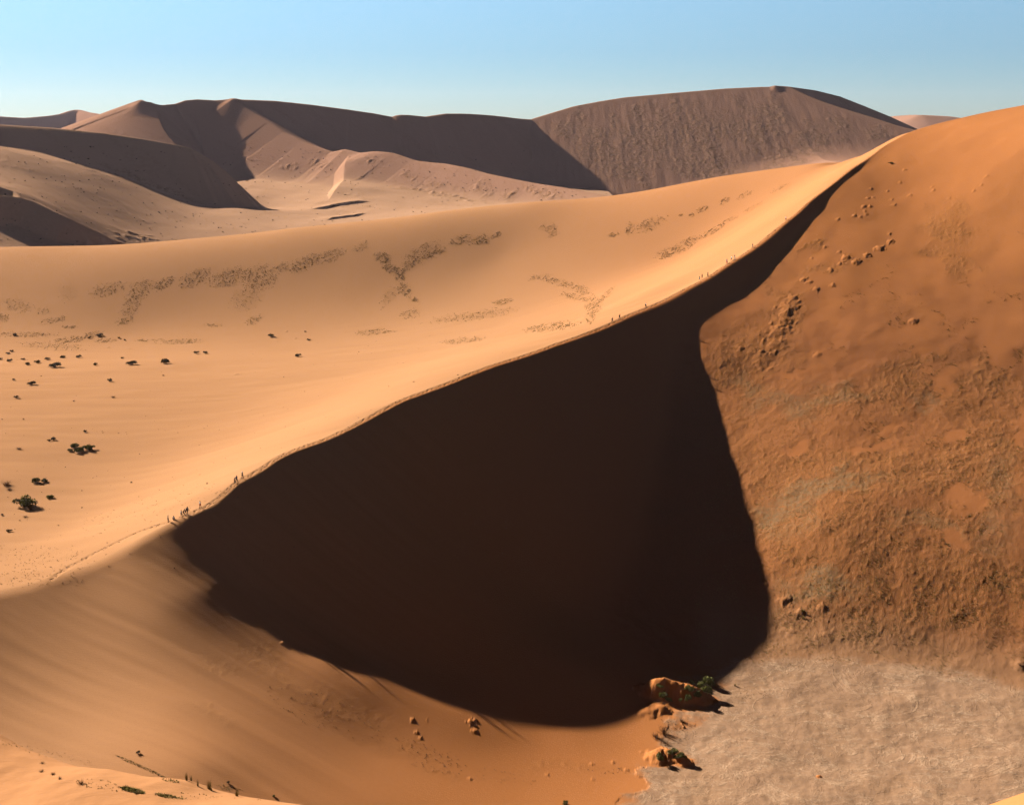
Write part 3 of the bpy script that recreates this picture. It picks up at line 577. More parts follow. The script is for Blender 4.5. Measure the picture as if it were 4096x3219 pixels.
Zc = Zc + sstep(8, 30, np.abs(a - pl) + 4) * (cveg * (.34 * np.maximum(fbm(Xc / 7, Yc / 11, 4, 102), -.2)) + .35 * fbm(Xc / 18, Yc / 120, 3, 103))
Zc = smax(Zc, ridge(Xc, Yc, ridgeE, .66, .4)[0], 1.5)
Zc = smax(Zc, np.minimum(-106 + .24 * (Xc - 219), -56), 22)
onec = np.ones_like(Zc)
chm = grid_mesh('tall_dune', Xc, Yc, Zc, None, dict(red=onec, veg=cveg, green=onec * .25 * cveg)); chm.data.materials.append(M_far); tag(chm, 'structure')
Xd, Yd = np.meshgrid(np.linspace(-2600, 2600, 700), np.linspace(2300, 4200, 220))
Zd = np.maximum(np.maximum(ridge(Xd, Yd, FARL, .66, .3)[0], ridge(Xd, Yd, FARR, .3, .3)[0]), -110)
oned = np.ones_like(Zd)
fr = grid_mesh('horizon_dunes', Xd, Yd, Zd, None, dict(red=oned, veg=oned * 0, green=oned * 0)); fr.data.materials.append(M_far); tag(fr, 'structure')


# ---------------------------------------------------------------- grass and shrubs
def plain_mat(name, col, rough=.9):
    m, nt, b = mat(name); b.inputs['Roughness'].default_value = rough
    g = noise(nt, node(nt, 'ShaderNodeTexCoord').outputs['Object'], 6.0, 3, .6)
    nt.links.new(mixc(nt, g, tuple(c * .8 for c in col), tuple(c * 1.2 for c in col)), b.inputs['Base Color']); return m
def leaf_mat(name, a_, c_):
    m, nt, b = mat(name)
    oi = node(nt, 'ShaderNodeAttribute'); oi.attribute_name = 'tint'
    nt.links.new(mixc(nt, oi.outputs['Fac'], a_, c_), b.inputs['Base Color']); return m
M_grass = leaf_mat('dry_and_green_grass', (.140, .092, .040), (.105, .098, .030))
M_grass_olive = leaf_mat('olive_grass', (.150, .098, .034), (.112, .096, .026))
M_scrub = leaf_mat('scrub', (.060, .042, .028), (.040, .036, .022))
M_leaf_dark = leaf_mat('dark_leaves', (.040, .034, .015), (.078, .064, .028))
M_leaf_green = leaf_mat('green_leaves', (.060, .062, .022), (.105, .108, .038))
M_leaf_dry = leaf_mat('dry_twigs', (.125, .066, .035), (.080, .048, .025))
M_leaf_tuft = leaf_mat('grass_blades', (.110, .092, .026), (.150, .105, .042))
M_wood = plain_mat('wood', (.050, .034, .022))
def tri_mesh(name, co, tint, m, parent=None):
    n = len(co) // 3; me = bpy.data.meshes.new(name)
    me.vertices.add(len(co)); me.vertices.foreach_set('co', np.asarray(co, np.float32).reshape(-1))
    me.loops.add(len(co)); me.loops.foreach_set('vertex_index', np.arange(len(co), dtype=np.int32))
    me.polygons.add(n); me.polygons.foreach_set('loop_start', np.arange(n, dtype=np.int32) * 3); me.update(calc_edges=True)
    at_ = me.attributes.new('tint', 'FLOAT', 'POINT'); at_.data.foreach_set('value', np.asarray(tint, np.float32)); me.materials.append(m)
    o = bpy.data.objects.new(name, me); sc.collection.objects.link(o)
    if parent: o.parent = parent
    return o
def tuft_arrays(P, size, tint, K=9, spread=.55, hgt=1.0):
    """K blades per tuft; P base points (world), size = radius"""
    n = len(P); a_ = rng.uniform(0, 2 * np.pi, (n, K)); r0 = rng.uniform(0, .35, (n, K)) * size[:, None]; r1 = rng.uniform(.3, 1, (n, K)) * size[:, None] * (1 + spread)
    h = rng.uniform(.45, 1.0, (n, K)) * size[:, None] * hgt; wv = .22 * size[:, None] * rng.uniform(.6, 1.3, (n, K))
    ca, sa = np.cos(a_), np.sin(a_)
    b = P[:, None, :] + np.stack([ca * r0, sa * r0, 0 * r0 - .08 * size[:, None]], -1); t = P[:, None, :] + np.stack([ca * r1, sa * r1, h], -1)
    s_ = np.stack([-sa * wv, ca * wv, 0 * wv], -1)
    co = np.stack([b - s_, b + s_, t], 2).reshape(-1, 3)
    tn = np.repeat(np.clip(tint[:, None] + rng.normal(0, .15, (n, K)), 0, 1).reshape(-1), 3)
    return co, tn
def grass_object(name, uv, size, tint, m, label=None, hf_=None, K=9, hgt=1.0, z0=96., z1=995., step=1.0, group=None):
    uv = np.asarray(uv, float); p, ok = locate(uv[:, 0], uv[:, 1], hf_ or hz, z0, z1, step); p = p[ok]; p[:, 2] += CAM_Z
    co, tn = tuft_arrays(p, np.asarray(size)[ok], np.asarray(tint)[ok], K, hgt=hgt)
    o = tri_mesh(name, co, tn, m); tag(o, 'stuff', label); return o
# rows: u, v, ru, rv, angle, count, green
uv, sz, tn = [], [], []
for cu, cv, ru, rv, an, n_, g_ in WALL:
    n_ = int(n_ * 2.6); a_ = rng.uniform(0, 2 * np.pi, n_); r_ = np.sqrt(rng.uniform(0, 1, n_)) * rng.uniform(.7, 1.25, n_); c_, s_ = math.cos(math.radians(an)), math.sin(math.radians(an))
    x_ = np.cos(a_) * r_ * ru; y_ = np.sin(a_) * r_ * rv + .0
    px = cu + x_ * c_ - y_ * s_; py = cv + x_ * s_ + y_ * c_
    keep_ = perlin(px / 11 + py / 9, py / 30 - px / 40, 5) > -.22; px = px[keep_]; py = py[keep_]
    uv.append(np.stack([px, py], 1)); sz.append(rng.uniform(.10, .30, len(px)) * np.where(rng.uniform(0, 1, len(px)) < .12, 1.5, 1)); tn.append(np.full(len(px), g_) + rng.normal(0, .15, len(px)))
grass_object('grass', np.vstack(uv), np.concatenate(sz), np.concatenate(tn), M_grass, 'green and tan grass tufts in streaks on the long dune wall')
# thin scatter on the plain and the windward slope
n_ = 420; uu = rng.uniform(-20, 2200, n_); vv = rng.uniform(1340, 2280, n_)
grass_object('grass', np.stack([uu, vv], 1), rng.uniform(.08, .24, n_) * np.where(rng.uniform(0, 1, n_) < .1, 1.8, 1), rng.uniform(0, .4, n_), M_scrub, 'tiny dry tufts scattered over the pale sand plain')
n_ = 420; tt = rng.uniform(0, 1, n_); uu = np.where(rng.uniform(0, 1, n_) < .5, rng.uniform(0, 330, n_), rng.uniform(20, 900, n_)); vv = np.where(uu < 330, rng.uniform(2180, 2350, n_), 2060 - (uu - 500) * .28 + rng.normal(0, 25, n_))
grass_object('grass', np.stack([uu, vv], 1), rng.uniform(.08, .2, n_), rng.uniform(0, .5, n_), M_grass, 'sparse yellow grass beside the low end of the crest')
# right hill
vegf, baref, greenf, rf = sampler(veg), sampler(bare.astype(float)), sampler(green), sampler(isR)
n_ = 95000; uu = rng.uniform(2780, 4140, n_); vv = 560 + 2160 * rng.uniform(0, 1, n_) ** .9
pr_, ok = locate(uu, vv, hz, 230., 560., 1.5); pr_ = pr_[ok]
vg = vegf(pr_[:, 0], pr_[:, 1]); br = baref(pr_[:, 0], pr_[:, 1]); gr = greenf(pr_[:, 0], pr_[:, 1]); on = rf(pr_[:, 0], pr_[:, 1])
edge = np.exp(-((br - .35) / .16) ** 2)
cl = fbm(pr_[:, 0] / 7, pr_[:, 1] / 7, 3, 15)
prob = np.clip(vg * .9 * sstep(-.35, .5, cl) + .8 * edge * sstep(-.2, .3, cl) + .004, 0, 1) * (on > .5) * (1 - sstep(.55, .8, br))
sel = rng.uniform(0, 1, len(pr_)) < prob; pr_ = pr_[sel]; pr_[:, 2] += CAM_Z
co, tnn = tuft_arrays(pr_, rng.uniform(.09, .24, len(pr_)) * (1 + .5 * edge[sel]), np.clip(.15 + .9 * gr[sel] + .5 * edge[sel] * rng.uniform(0, 1, sel.sum()), 0, 1), 8, hgt=.6)
tag(tri_mesh('grass', co, tnn, M_grass_olive), 'stuff', 'olive and tan grass covering the red dune face on the right')
# rough low tufts in the lower left bowl and at the edge of the pan
uv = []
for cu, cv, ru, rv, an, n2 in [(1900, 3090, 260, 26, 8, 90), (1300, 2850, 260, 70, 22, 120), (1720, 3010, 160, 35, 20, 80), (2690, 2900, 60, 26, 10, 60), (2730, 2935, 60, 26, 0, 60), (2450, 3080, 120, 14, 0, 40), (3000, 2780, 160, 20, -8, 60)]:
    a_ = rng.uniform(0, 2 * np.pi, n2); r_ = np.sqrt(rng.uniform(0, 1, n2)); c_, s_ = math.cos(math.radians(an)), math.sin(math.radians(an))
    uv.append(np.stack([cu + np.cos(a_) * r_ * ru * c_ - np.sin(a_) * r_ * rv * s_, cv + np.cos(a_) * r_ * ru * s_ + np.sin(a_) * r_ * rv * c_], 1))
uv = np.vstack(uv); grass_object('grass', uv, rng.uniform(.06, .16, len(uv)), rng.uniform(0, .4, len(uv)), M_scrub, 'small dry tufts on the orange sand below the shadow')
# foreground: low green mats and dry seedlings
uv, tn, sz = [], [], []
for cu, cv, ru, rv, an, n2, g_, s2 in [(530, 3160, 52, 9, 12, 200, .9, .13), (690, 3190, 70, 9, 14, 220, .7, .12), (760, 3208, 50, 8, 10, 120, .9, .12), (560, 3063, 110, 6, 24, 190, .7, .12), (190, 3010, 210, 18, 13, 90, .1, .09), (680, 3120, 40, 6, 10, 50, .9, .1), (915, 3150, 60, 10, 10, 60, .8, .1), (420, 3140, 120, 20, 8, 60, .3, .09), (800, 3190, 200, 16, 5, 60, .4, .09)]:
    a_ = rng.uniform(0, 2 * np.pi, n2); r_ = np.sqrt(rng.uniform(0, 1, n2)); c_, s_ = math.cos(math.radians(an)), math.sin(math.radians(an))
    uv.append(np.stack([cu + np.cos(a_) * r_ * ru * c_ - np.sin(a_) * r_ * rv * s_, cv + np.cos(a_) * r_ * ru * s_ + np.sin(a_) * r_ * rv * c_], 1)); tn.append(np.full(n2, g_)); sz.append(rng.uniform(.6, 1.3, n2) * s2)
grass_object('grass', np.vstack(uv), np.concatenate(sz), np.concatenate(tn), M_grass, 'low green and dry creeping grass on the nearest sand', hall, z0=20., z1=300., step=.5, K=7)
# far valley scrub
n_ = 1700; uu = rng.uniform(-40, 2500, n_); vv = rng.uniform(585, 985, n_)
pr_, ok = locate(uu, vv, hbg_of(Z), 870, 2250, 4.0) if False else (None, None)
yN_keep = yN; yN = yB; pr_, ok = locate(uu, vv, hbg_of(Z), 870, 2250, 4.0); yN = yN_keep; pr_ = pr_[ok]
cl = perlin((pr_[:, 0] * .60 + pr_[:, 1] * .80) / 24, (pr_[:, 0] * .8 - pr_[:, 1] * .6) / 140, 97)
sel = rng.uniform(0, 1, len(pr_)) < .25 + .75 * sstep(-.1, .45, cl); pr_ = pr_[sel]; pr_[:, 2] += CAM_Z - .1
co, tnn = tuft_arrays(pr_, rng.uniform(.5, 1.5, len(pr_)), rng.uniform(0, 1, len(pr_)), 12, hgt=.8)
tag(tri_mesh('scrub', co, tnn, M_scrub), 'stuff', 'dark scrub dots sprinkled over the far sand valley')

# shrubs: one of each kind, then copies
def foliage(kind, seed):
    r = np.random.default_rng(seed)
    if kind == 'tuft':      # upright grass clump, unit height 1
        n = 130; a_ = r.uniform(0, 6.283, n); r0 = r.uniform(0, .30, n); lean = r.uniform(.0, .45, n); h = r.uniform(.45, 1.0, n); wv = .022
    elif kind == 'dry':     # open reddish twigs
        n = 110; a_ = r.uniform(0, 6.283, n); r0 = r.uniform(0, .35, n); lean = r.uniform(.1, .8, n); h = r.uniform(.2, .75, n); wv = .024
    if kind in ('tuft', 'dry'):
        ca, sa = np.cos(a_), np.sin(a_); b = np.stack([ca * r0, sa * r0, 0 * r0 - .05], 1); t = np.stack([ca * (r0 + lean), sa * (r0 + lean), h], 1); s_ = np.stack([-sa, ca, 0 * a_], 1) * wv
        co = np.stack([b - s_, b + s_, t], 1).reshape(-1, 3); return co, np.repeat(r.uniform(0, 1, n), 3)
    n = 1500                 # leafy dome of unit radius, lumpy
    lumps = [(r.uniform(-.55, .55), r.uniform(-.55, .55), r.uniform(.12, .35), r.uniform(.30, .5)) for _ in range(9)]
    P = []
    for _ in range(n):
        l = lumps[r.integers(len(lumps))]; d = r.normal(size=3); d /= np.linalg.norm(d); d[2] = abs(d[2]) * .9 - .1; rad = l[3] * r.uniform(.55, 1.05); P.append((l[0] + d[0] * rad, l[1] + d[1] * rad, max(.0, l[2] + d[2] * rad)))
    P = np.array(P); d1 = r.normal(size=(n, 3)); d1 /= np.linalg.norm(d1, axis=1)[:, None]; d2 = np.cross(d1, r.normal(size=(n, 3))); d2 /= np.linalg.norm(d2, axis=1)[:, None]; s1 = r.uniform(.04, .085, n)[:, None]
    co = np.stack([P - d1 * s1, P + d1 * s1, P + d2 * s1 * 1.3], 1).reshape(-1, 3)
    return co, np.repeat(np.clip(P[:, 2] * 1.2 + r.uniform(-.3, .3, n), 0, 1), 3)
def stems_mesh(seed):
    r = np.random.default_rng(seed); co = []
    for k in range(14):
        a_ = r.uniform(0, 6.283); e = np.array([math.cos(a_) * r.uniform(.3, .8), math.sin(a_) * r.uniform(.3, .8), r.uniform(.15, .55)]); s_ = np.array([-math.sin(a_), math.cos(a_), 0]) * .03; b = np.array([0, 0, -.08])
        up = np.array([0, 0, .03]); co += [b - s_, b + s_, e, b - up, b + up, e]
    return np.array(co), np.full(len(co), .5)
KM = dict(dark=M_leaf_dark, green=M_leaf_green, dry=M_leaf_dry, tuft=M_leaf_tuft)
proto = {}
def plant(kind, var, name):
    key = (kind, var)
    root = bpy.data.objects.new(name, None); sc.collection.objects.link(root); root.empty_display_size = .3
    if key not in proto:
        co, t_ = foliage(kind, hash(kind) % 1 + 100 * var + len(kind) * 7); f = tri_mesh('blades' if kind in ('tuft', 'dry') else 'foliage', co, t_, KM[kind], root); parts = [f]
        if kind in ('dark', 'green'): co, t_ = stems_mesh(var + 5); parts.append(tri_mesh('stem', co, t_, M_wood, root))
        proto[key] = parts
    else:
        for p_ in proto[key]:
            c_ = p_.copy(); sc.collection.objects.link(c_); c_.parent = root
    return root
PL = 'bushes on the sand plain'; PM = 'shrubs on the pan edge mounds'; FGp = 'grass clumps on the nearest sand'; RH = 'shrubs on the red hill'
z7 = lambda x, y: (x * .3221, 1300 + y * .3221)
S = []   # u, v(base), width px, height/width, kind, label, group
def sh(x, y, wpx, hr, kind, label, group=PL, f=z7): u_, v_ = f(x, y); S.append((u_, v_, wpx * (.3221 if f is z7 else 1), hr, kind, label, group))
sh(145, 332, 52, .55, 'dark', 'small dark bush, topmost of the left edge cluster on the plain')
sh(100, 361, 60, .45, 'dark', 'small low bush just below the topmost one at the left edge of the plain')
sh(8, 431, 60, .6, 'dark', 'dark bush cut by the left edge of the photo, in the upper plain row')
sh(120, 456, 72, .6, 'dark', 'dark bush second from the left edge in the upper row of the plain')
sh(290, 431, 62, .4, 'dark', 'flat dark bush between two larger ones in the upper left row')
sh(345, 497, 82, .5, 'dark', 'round dark bush directly left of a slightly higher twin on the plain')
sh(465, 472, 98, .42, 'dark', 'spreading dark bush touching the big bush on its lower right')
sh(590, 432, 82, .45, 'dark', 'dark bush on a small drift above the big wide bush')
sh(775, 406, 112, .3, 'dark', 'long low bush with a straggling left arm on the plain')
sh(980, 402, 84, .4, 'dark', 'sparse bush with spread twigs right of the long low bush')
sh(685, 522, 160, .42, 'dark', 'largest dark bush of the left row, wide and rounded')
sh(1520, 416, 42, .6, 'dark', 'lone tiny dark bush above two big bushes')
sh(1185, 498, 66, .52, 'dark', 'medium round dark bush between the wide bush and the mound bush')
sh(1640, 491, 142, .40, 'dark', 'big dark bush with a drift and twigs on its left side')
sh(2050, 476, 140, .5, 'dark', 'tallest dark dome bush with a pointed shadow to its right')
sh(170, 686, 46, .55, 'dark', 'tiny dark bush left of the yellowish double bush')
sh(398, 740, 112, .45, 'dark', 'yellowish dark double bush standing alone on the left plain')
sh(1362, 700, 74, .6, 'dark', 'single upright dark bush in the middle of the plain')
sh(2030, 630, 46, .6, 'dry', 'small spiky dry bush below the tallest dome bush')
sh(207, 905, 68, .55, 'dark', 'lopsided dark bush low on the left plain')
sh(918, 947, 50, .5, 'dry', 'thin dry sprig on the lower plain')
sh(1408, 900, 78, .45, 'dry', 'open twiggy bush with a soft drift to its right')
sh(26, 1172, 30, .6, 'dry', 'tiny dry sprig near the left edge low on the plain')
sh(292, 1172, 36, .8, 'dry', 'tiny leaning dry sprig low on the plain')
sh(510, 636, 34, .4, 'dry', 'faint dry tuft above the yellowish double bush')
sh(1480, 167, 42, .55, 'dark', 'small dark bush at the foot of the long dune wall')
sh(1552, 192, 38, .6, 'dark', 'pointed dark bush right of the one at the wall foot')
sh(1240, 137, 104, .35, 'dark', 'wide bluish bush on the foot of the long dune wall')
sh(1110, 163, 50, .45, 'dark', 'small bush below left of the wide bluish wall foot bush')
sh(180, 130, 70, .5, 'dark', 'dark bush in the grass band at the far left wall foot')
z4 = lambda x, y: (x * .5983, 1000 + y * .5983)
def s4(x, y, w_, hr, kind, label): S.append((*z4(x, y), w_ * .5983, hr, kind, label, PL))
s4(1312, 692, 36, .55, 'dark', 'left one of two dark bushes side by side below the wall')
s4(1373, 692, 34, .55, 'dark', 'right one of two dark bushes side by side below the wall')
s4(1992, 712, 56, .45, 'dark', 'dark bush with a sand drift, furthest right on the plain')
s4(1812, 580, 46, .5, 'dark', 'dark bush at the wall foot above the furthest right plain bush')
s4(2062, 604, 32, .4, 'dark', 'low brown mound bush at the wall foot')
s4(2040, 547, 18, .5, 'dark', 'tiny brown bush highest at the wall foot on the right')
s4(569, 1216, 28, .55, 'dark', 'small dark bush with a twig to its left, above the twin bushes')
s4(356, 1270, 38, .6, 'dark', 'right half of a dark twin bush above the green clump')
s4(327, 1277, 26, .6, 'dark', 'left half of a dark twin bush above the green clump')
z7b = lambda x, y: (x * .5983, 1700 + y * .5983)
def s5(x, y, w_, hr, kind, label, g=PL): S.append((*z7b(x, y), w_ * .5983, hr, kind, label, g))
GC = 'lumps of the green bush clump'
s5(505, 150, 76, .42, 'green', 'top left lump of the green bush clump on the plain')
s5(470, 175, 46, .45, 'green', 'small outer left lump of the green bush clump')
s5(530, 182, 86, .40, 'green', 'lower middle lump of the green bush clump in shade')
s5(598, 162, 88, .42, 'green', 'right lump of the green bush clump on the plain')
s5(240, 382, 84, .42, 'green', 'left half of the green bush pair below the clump')
s5(298, 380, 62, .40, 'green', 'right half of the green bush pair below the clump')
s5(160, 542, 200, .34, 'green', 'largest bright green bush, broad and rounded near the left edge')
s5(335, 487, 78, .28, 'green', 'flat olive bush above right of the largest green bush')
s5(205, 566, 50, .35, 'dry', 'reddish dry bush just below the largest green bush')
s5(60, 712, 42, .45, 'dark', 'small dark bush alone at the lower left edge')
s5(172, 615, 48, .35, 'dry', 'dry twiggy bush below the largest green bush')
s5(15, 603, 24, .6, 'dark', 'tiny bluish bush at the left edge beside the largest green bush')
s5(45, 400, 90, .45, 'dry', 'thin grey twigs left of the green bush pair')
s5(62, 432, 60, .3, 'dry', 'thin grey twigs under the green bush pair')
s5(878, 385, 20, .5, 'dark', 'tiny dark sprig on the bare windward slope')
s5(125, 160, 60, .3, 'dry', 'brown scattered twigs above the green bush clump')
zf = lambda x, y: (x * .6443, 2400 + y * .6443)
def s6(x, y, w_, hr, kind, label, g=FGp): S.append((*zf(x, y), w_ * .6443, hr, kind, label, g))
s6(1158, 1117, 40, 1.45, 'tuft', 'tall reddish grass clump, leftmost of the near upright clumps')
s6(1187, 1121, 28, 1.6, 'tuft', 'narrow grass clump touching the leftmost tall clump')
s6(1228, 1152, 32, 1.6, 'tuft', 'small green grass clump between the taller near clumps')
s6(1300, 1172, 62, 1.1, 'tuft', 'biggest green grass clump of the near group')
s6(1312, 1182, 30, 1.0, 'tuft', 'small clump leaning on the right of the biggest near clump')
s6(1470, 1214, 48, .9, 'tuft', 'grass clump furthest right in the near group')
s6(858, 950, 28, .8, 'dark', 'small dark bush alone on the orange slope behind the near sand')
s6(505, 1140, 74, .5, 'dry', 'spreading dry tuft on the nearest sand')
s6(330, 1082, 44, .6, 'dry', 'dry tuft left of the spreading one on the nearest sand')
s6(372, 1108, 40, .6, 'dry', 'dry tuft with bent twigs between two others on the nearest sand')
s6(258, 1064, 50, .4, 'dry', 'thin flat dry tuft, leftmost on the nearest sand')
s6(262, 1012, 44, .3, 'dry', 'faint dry tuft highest on the nearest sand')
s6(1418, 1134, 20, .9, 'dark', 'tiny dark sprig on the slope behind the near clumps')
s6(1700, 1216, 26, .5, 'green', 'tiny green bush low on the slope with a dark shadow')
s6(850, 1196, 60, .35, 'dry', 'reddish dry end of the low green mat in front')
s6(1605, 1252, 44, .5, 'dry', 'dry twigs at the rim of the nearest sand')
s6(1285, 1250, 40, .5, 'dry', 'pale dry tuft below the biggest near clump')
S.append((2260, 3215, 34, .5, 'green', 'green bush cut by the bottom edge of the photo', FGp))
for u_, v_, w_, hr, k_, lb in [(2835, 2738, 60, .6, 'green', 'green bush at the top right rim of the shaded sand mound'), (2800, 2745, 50, .5, 'green', 'green bush along the top rim of the mound beside the corner bush'), (2765, 2737, 30, .6, 'green', 'small green bush at the top middle of the mound rim'),
        (2825, 2772, 56, .55, 'green', 'tall green bush on the right flank of the mound'), (2790, 2785, 44, .45, 'green', 'green bush in the middle right of the mound'), (2756, 2765, 40, .55, 'green', 'grey green bush in the middle of the mound'), (2752, 2798, 44, .5, 'green', 'yellowish green bush at the front of the mound'), (2722, 2802, 22, .6, 'green', 'small yellowish bush at the front left of the mound'),
        (2655, 2788, 40, .5, 'green', 'upper part of the green strip on the left of the mound'), (2674, 2803, 36, .45, 'green', 'lower end of the green strip on the left of the mound'), (2640, 2748, 34, .4, 'green', 'pale bush at the upper left of the mound'), (2940, 2742, 14, .8, 'tuft', 'tiny yellow tuft alone right of the mound'),
        (2655, 2935, 60, .6, 'dry', 'clump of thin leaning reeds below the mound'), (2625, 2950, 50, .5, 'dry', 'sparse reeds left of the leaning reed clump'), (2728, 2885, 36, .6, 'dry', 'grey dry bush just below the mound shadow'), (2665, 2975, 40, .25, 'dry', 'flat dry strand under the reeds'),
        (2640, 3038, 44, .6, 'green', 'left bush on the small lower mound'), (2690, 3010, 50, .35, 'green', 'top bush on the small lower mound'), (2725, 3028, 46, .4, 'green', 'right bush on the small lower mound, longest shadow'), (2700, 3030, 22, .5, 'green', 'little bush in the middle of the lower mound'),
        (3210, 2446, 20, .6, 'tuft', 'upper of two small yellow bushes by the shadow edge'), (3212, 2473, 20, .6, 'tuft', 'lower of two small yellow bushes by the shadow edge')]:
    S.append((u_, v_, w_, hr, k_, lb, PM))
S.append((3563, 655, 22, .35, 'dark', 'lone olive bush high on the red hill right of the crest', RH))
S.append((4082, 2660, 30, .5, 'dry', 'reddish bush at the right edge just above the pan', RH))
su = np.array([r_[0] for r_ in S]); sv = np.array([r_[1] for r_ in S]); sp_, sok = locate(su, sv, hall, 20., 995., .5)
for i_, (r_, p_) in enumerate(zip(S, sp_)):
    if not sok[i_]: print('no ground for', r_); continue
    Zd_ = p_[1] * cP - p_[2] * sP; wd = r_[2] / FP * Zd_
    nm = {'dark': 'shrub', 'green': 'green_shrub', 'dry': 'dry_tuft', 'tuft': 'grass_clump'}[r_[4]]
    o = plant(r_[4], i_ % 3, nm); o.location = (p_[0], p_[1], p_[2] + CAM_Z)
    wd *= 1.15 if r_[6] == PM else 1.0; f_ = wd / 2 / (1.0 if r_[4] in ('dark', 'green') else .8); hz_ = wd * r_[3]; zs = hz_ / (.78 if r_[4] in ('dark', 'green') else .95) 
    o.scale = (f_, f_ * rng.uniform(.8, 1.1), zs); o.rotation_euler = (0, 0, rng.uniform(0, 6.28))
    tag(o, None, r_[5], {'dark': 'bush', 'green': 'bush', 'dry': 'dry tuft', 'tuft': 'grass clump'}[r_[4]], r_[6])

# ---------------------------------------------------------------- people
def skin_mesh(name, V, E, R, m, parent=None, sub=1):
    me = bpy.data.meshes.new(name + '_graph'); me.from_pydata(V, E, []); o = bpy.data.objects.new(name, me); sc.collection.objects.link(o)
    sk = o.modifiers.new('skin', 'SKIN'); sd = o.modifiers.new('sub', 'SUBSURF'); sd.levels = sub; sd.render_levels = sub
    for v_, r_ in zip(me.skin_vertices[0].data, R): v_.radius = (r_, r_)
    me.skin_vertices[0].data[0].use_root = True
    dg = bpy.context.evaluated_depsgraph_get(); new = bpy.data.meshes.new_from_object(o.evaluated_get(dg)); o.modifiers.clear(); o.data = new; new.materials.clear(); new.materials.append(m)
    for p_ in new.polygons: p_.use_smooth = True
    if parent: o.parent = parent
    return o
def lathe(name, prof, m, parent, at=(0, 0, 0), n=14, sy=1.0, tilt=0.0):
    V, F = [], []
    for (r_, z_) in prof:
        for k in range(n):
            a_ = 2 * math.pi * k / n; V.append((at[0] + r_ * math.cos(a_), at[1] + sy * r_ * math.sin(a_) + tilt * z_, at[2] + z_))
    for i in range(len(prof) - 1):
        for k in range(n): F.append((i * n + k, i * n + (k + 1) % n, (i + 1) * n + (k + 1) % n, (i + 1) * n + k))
    F.append(tuple(range(n))[::-1]); F.append(tuple(range((len(prof) - 1) * n, len(prof) * n)))
    me = bpy.data.meshes.new(name); me.from_pydata(V, [], F); me.update()
    for p_ in me.polygons: p_.use_smooth = True
    me.materials.append(m); o = bpy.data.objects.new(name, me); sc.collection.objects.link(o); o.parent = parent; return o
CM = {}
def cm(c):
    if c not in CM: CM[c] = plain_mat('cloth_%d' % len(CM), c)
    return CM[c]
M_skin = plain_mat('skin', (.16, .085, .055), .6)
SHO = (.02, .016, .014)
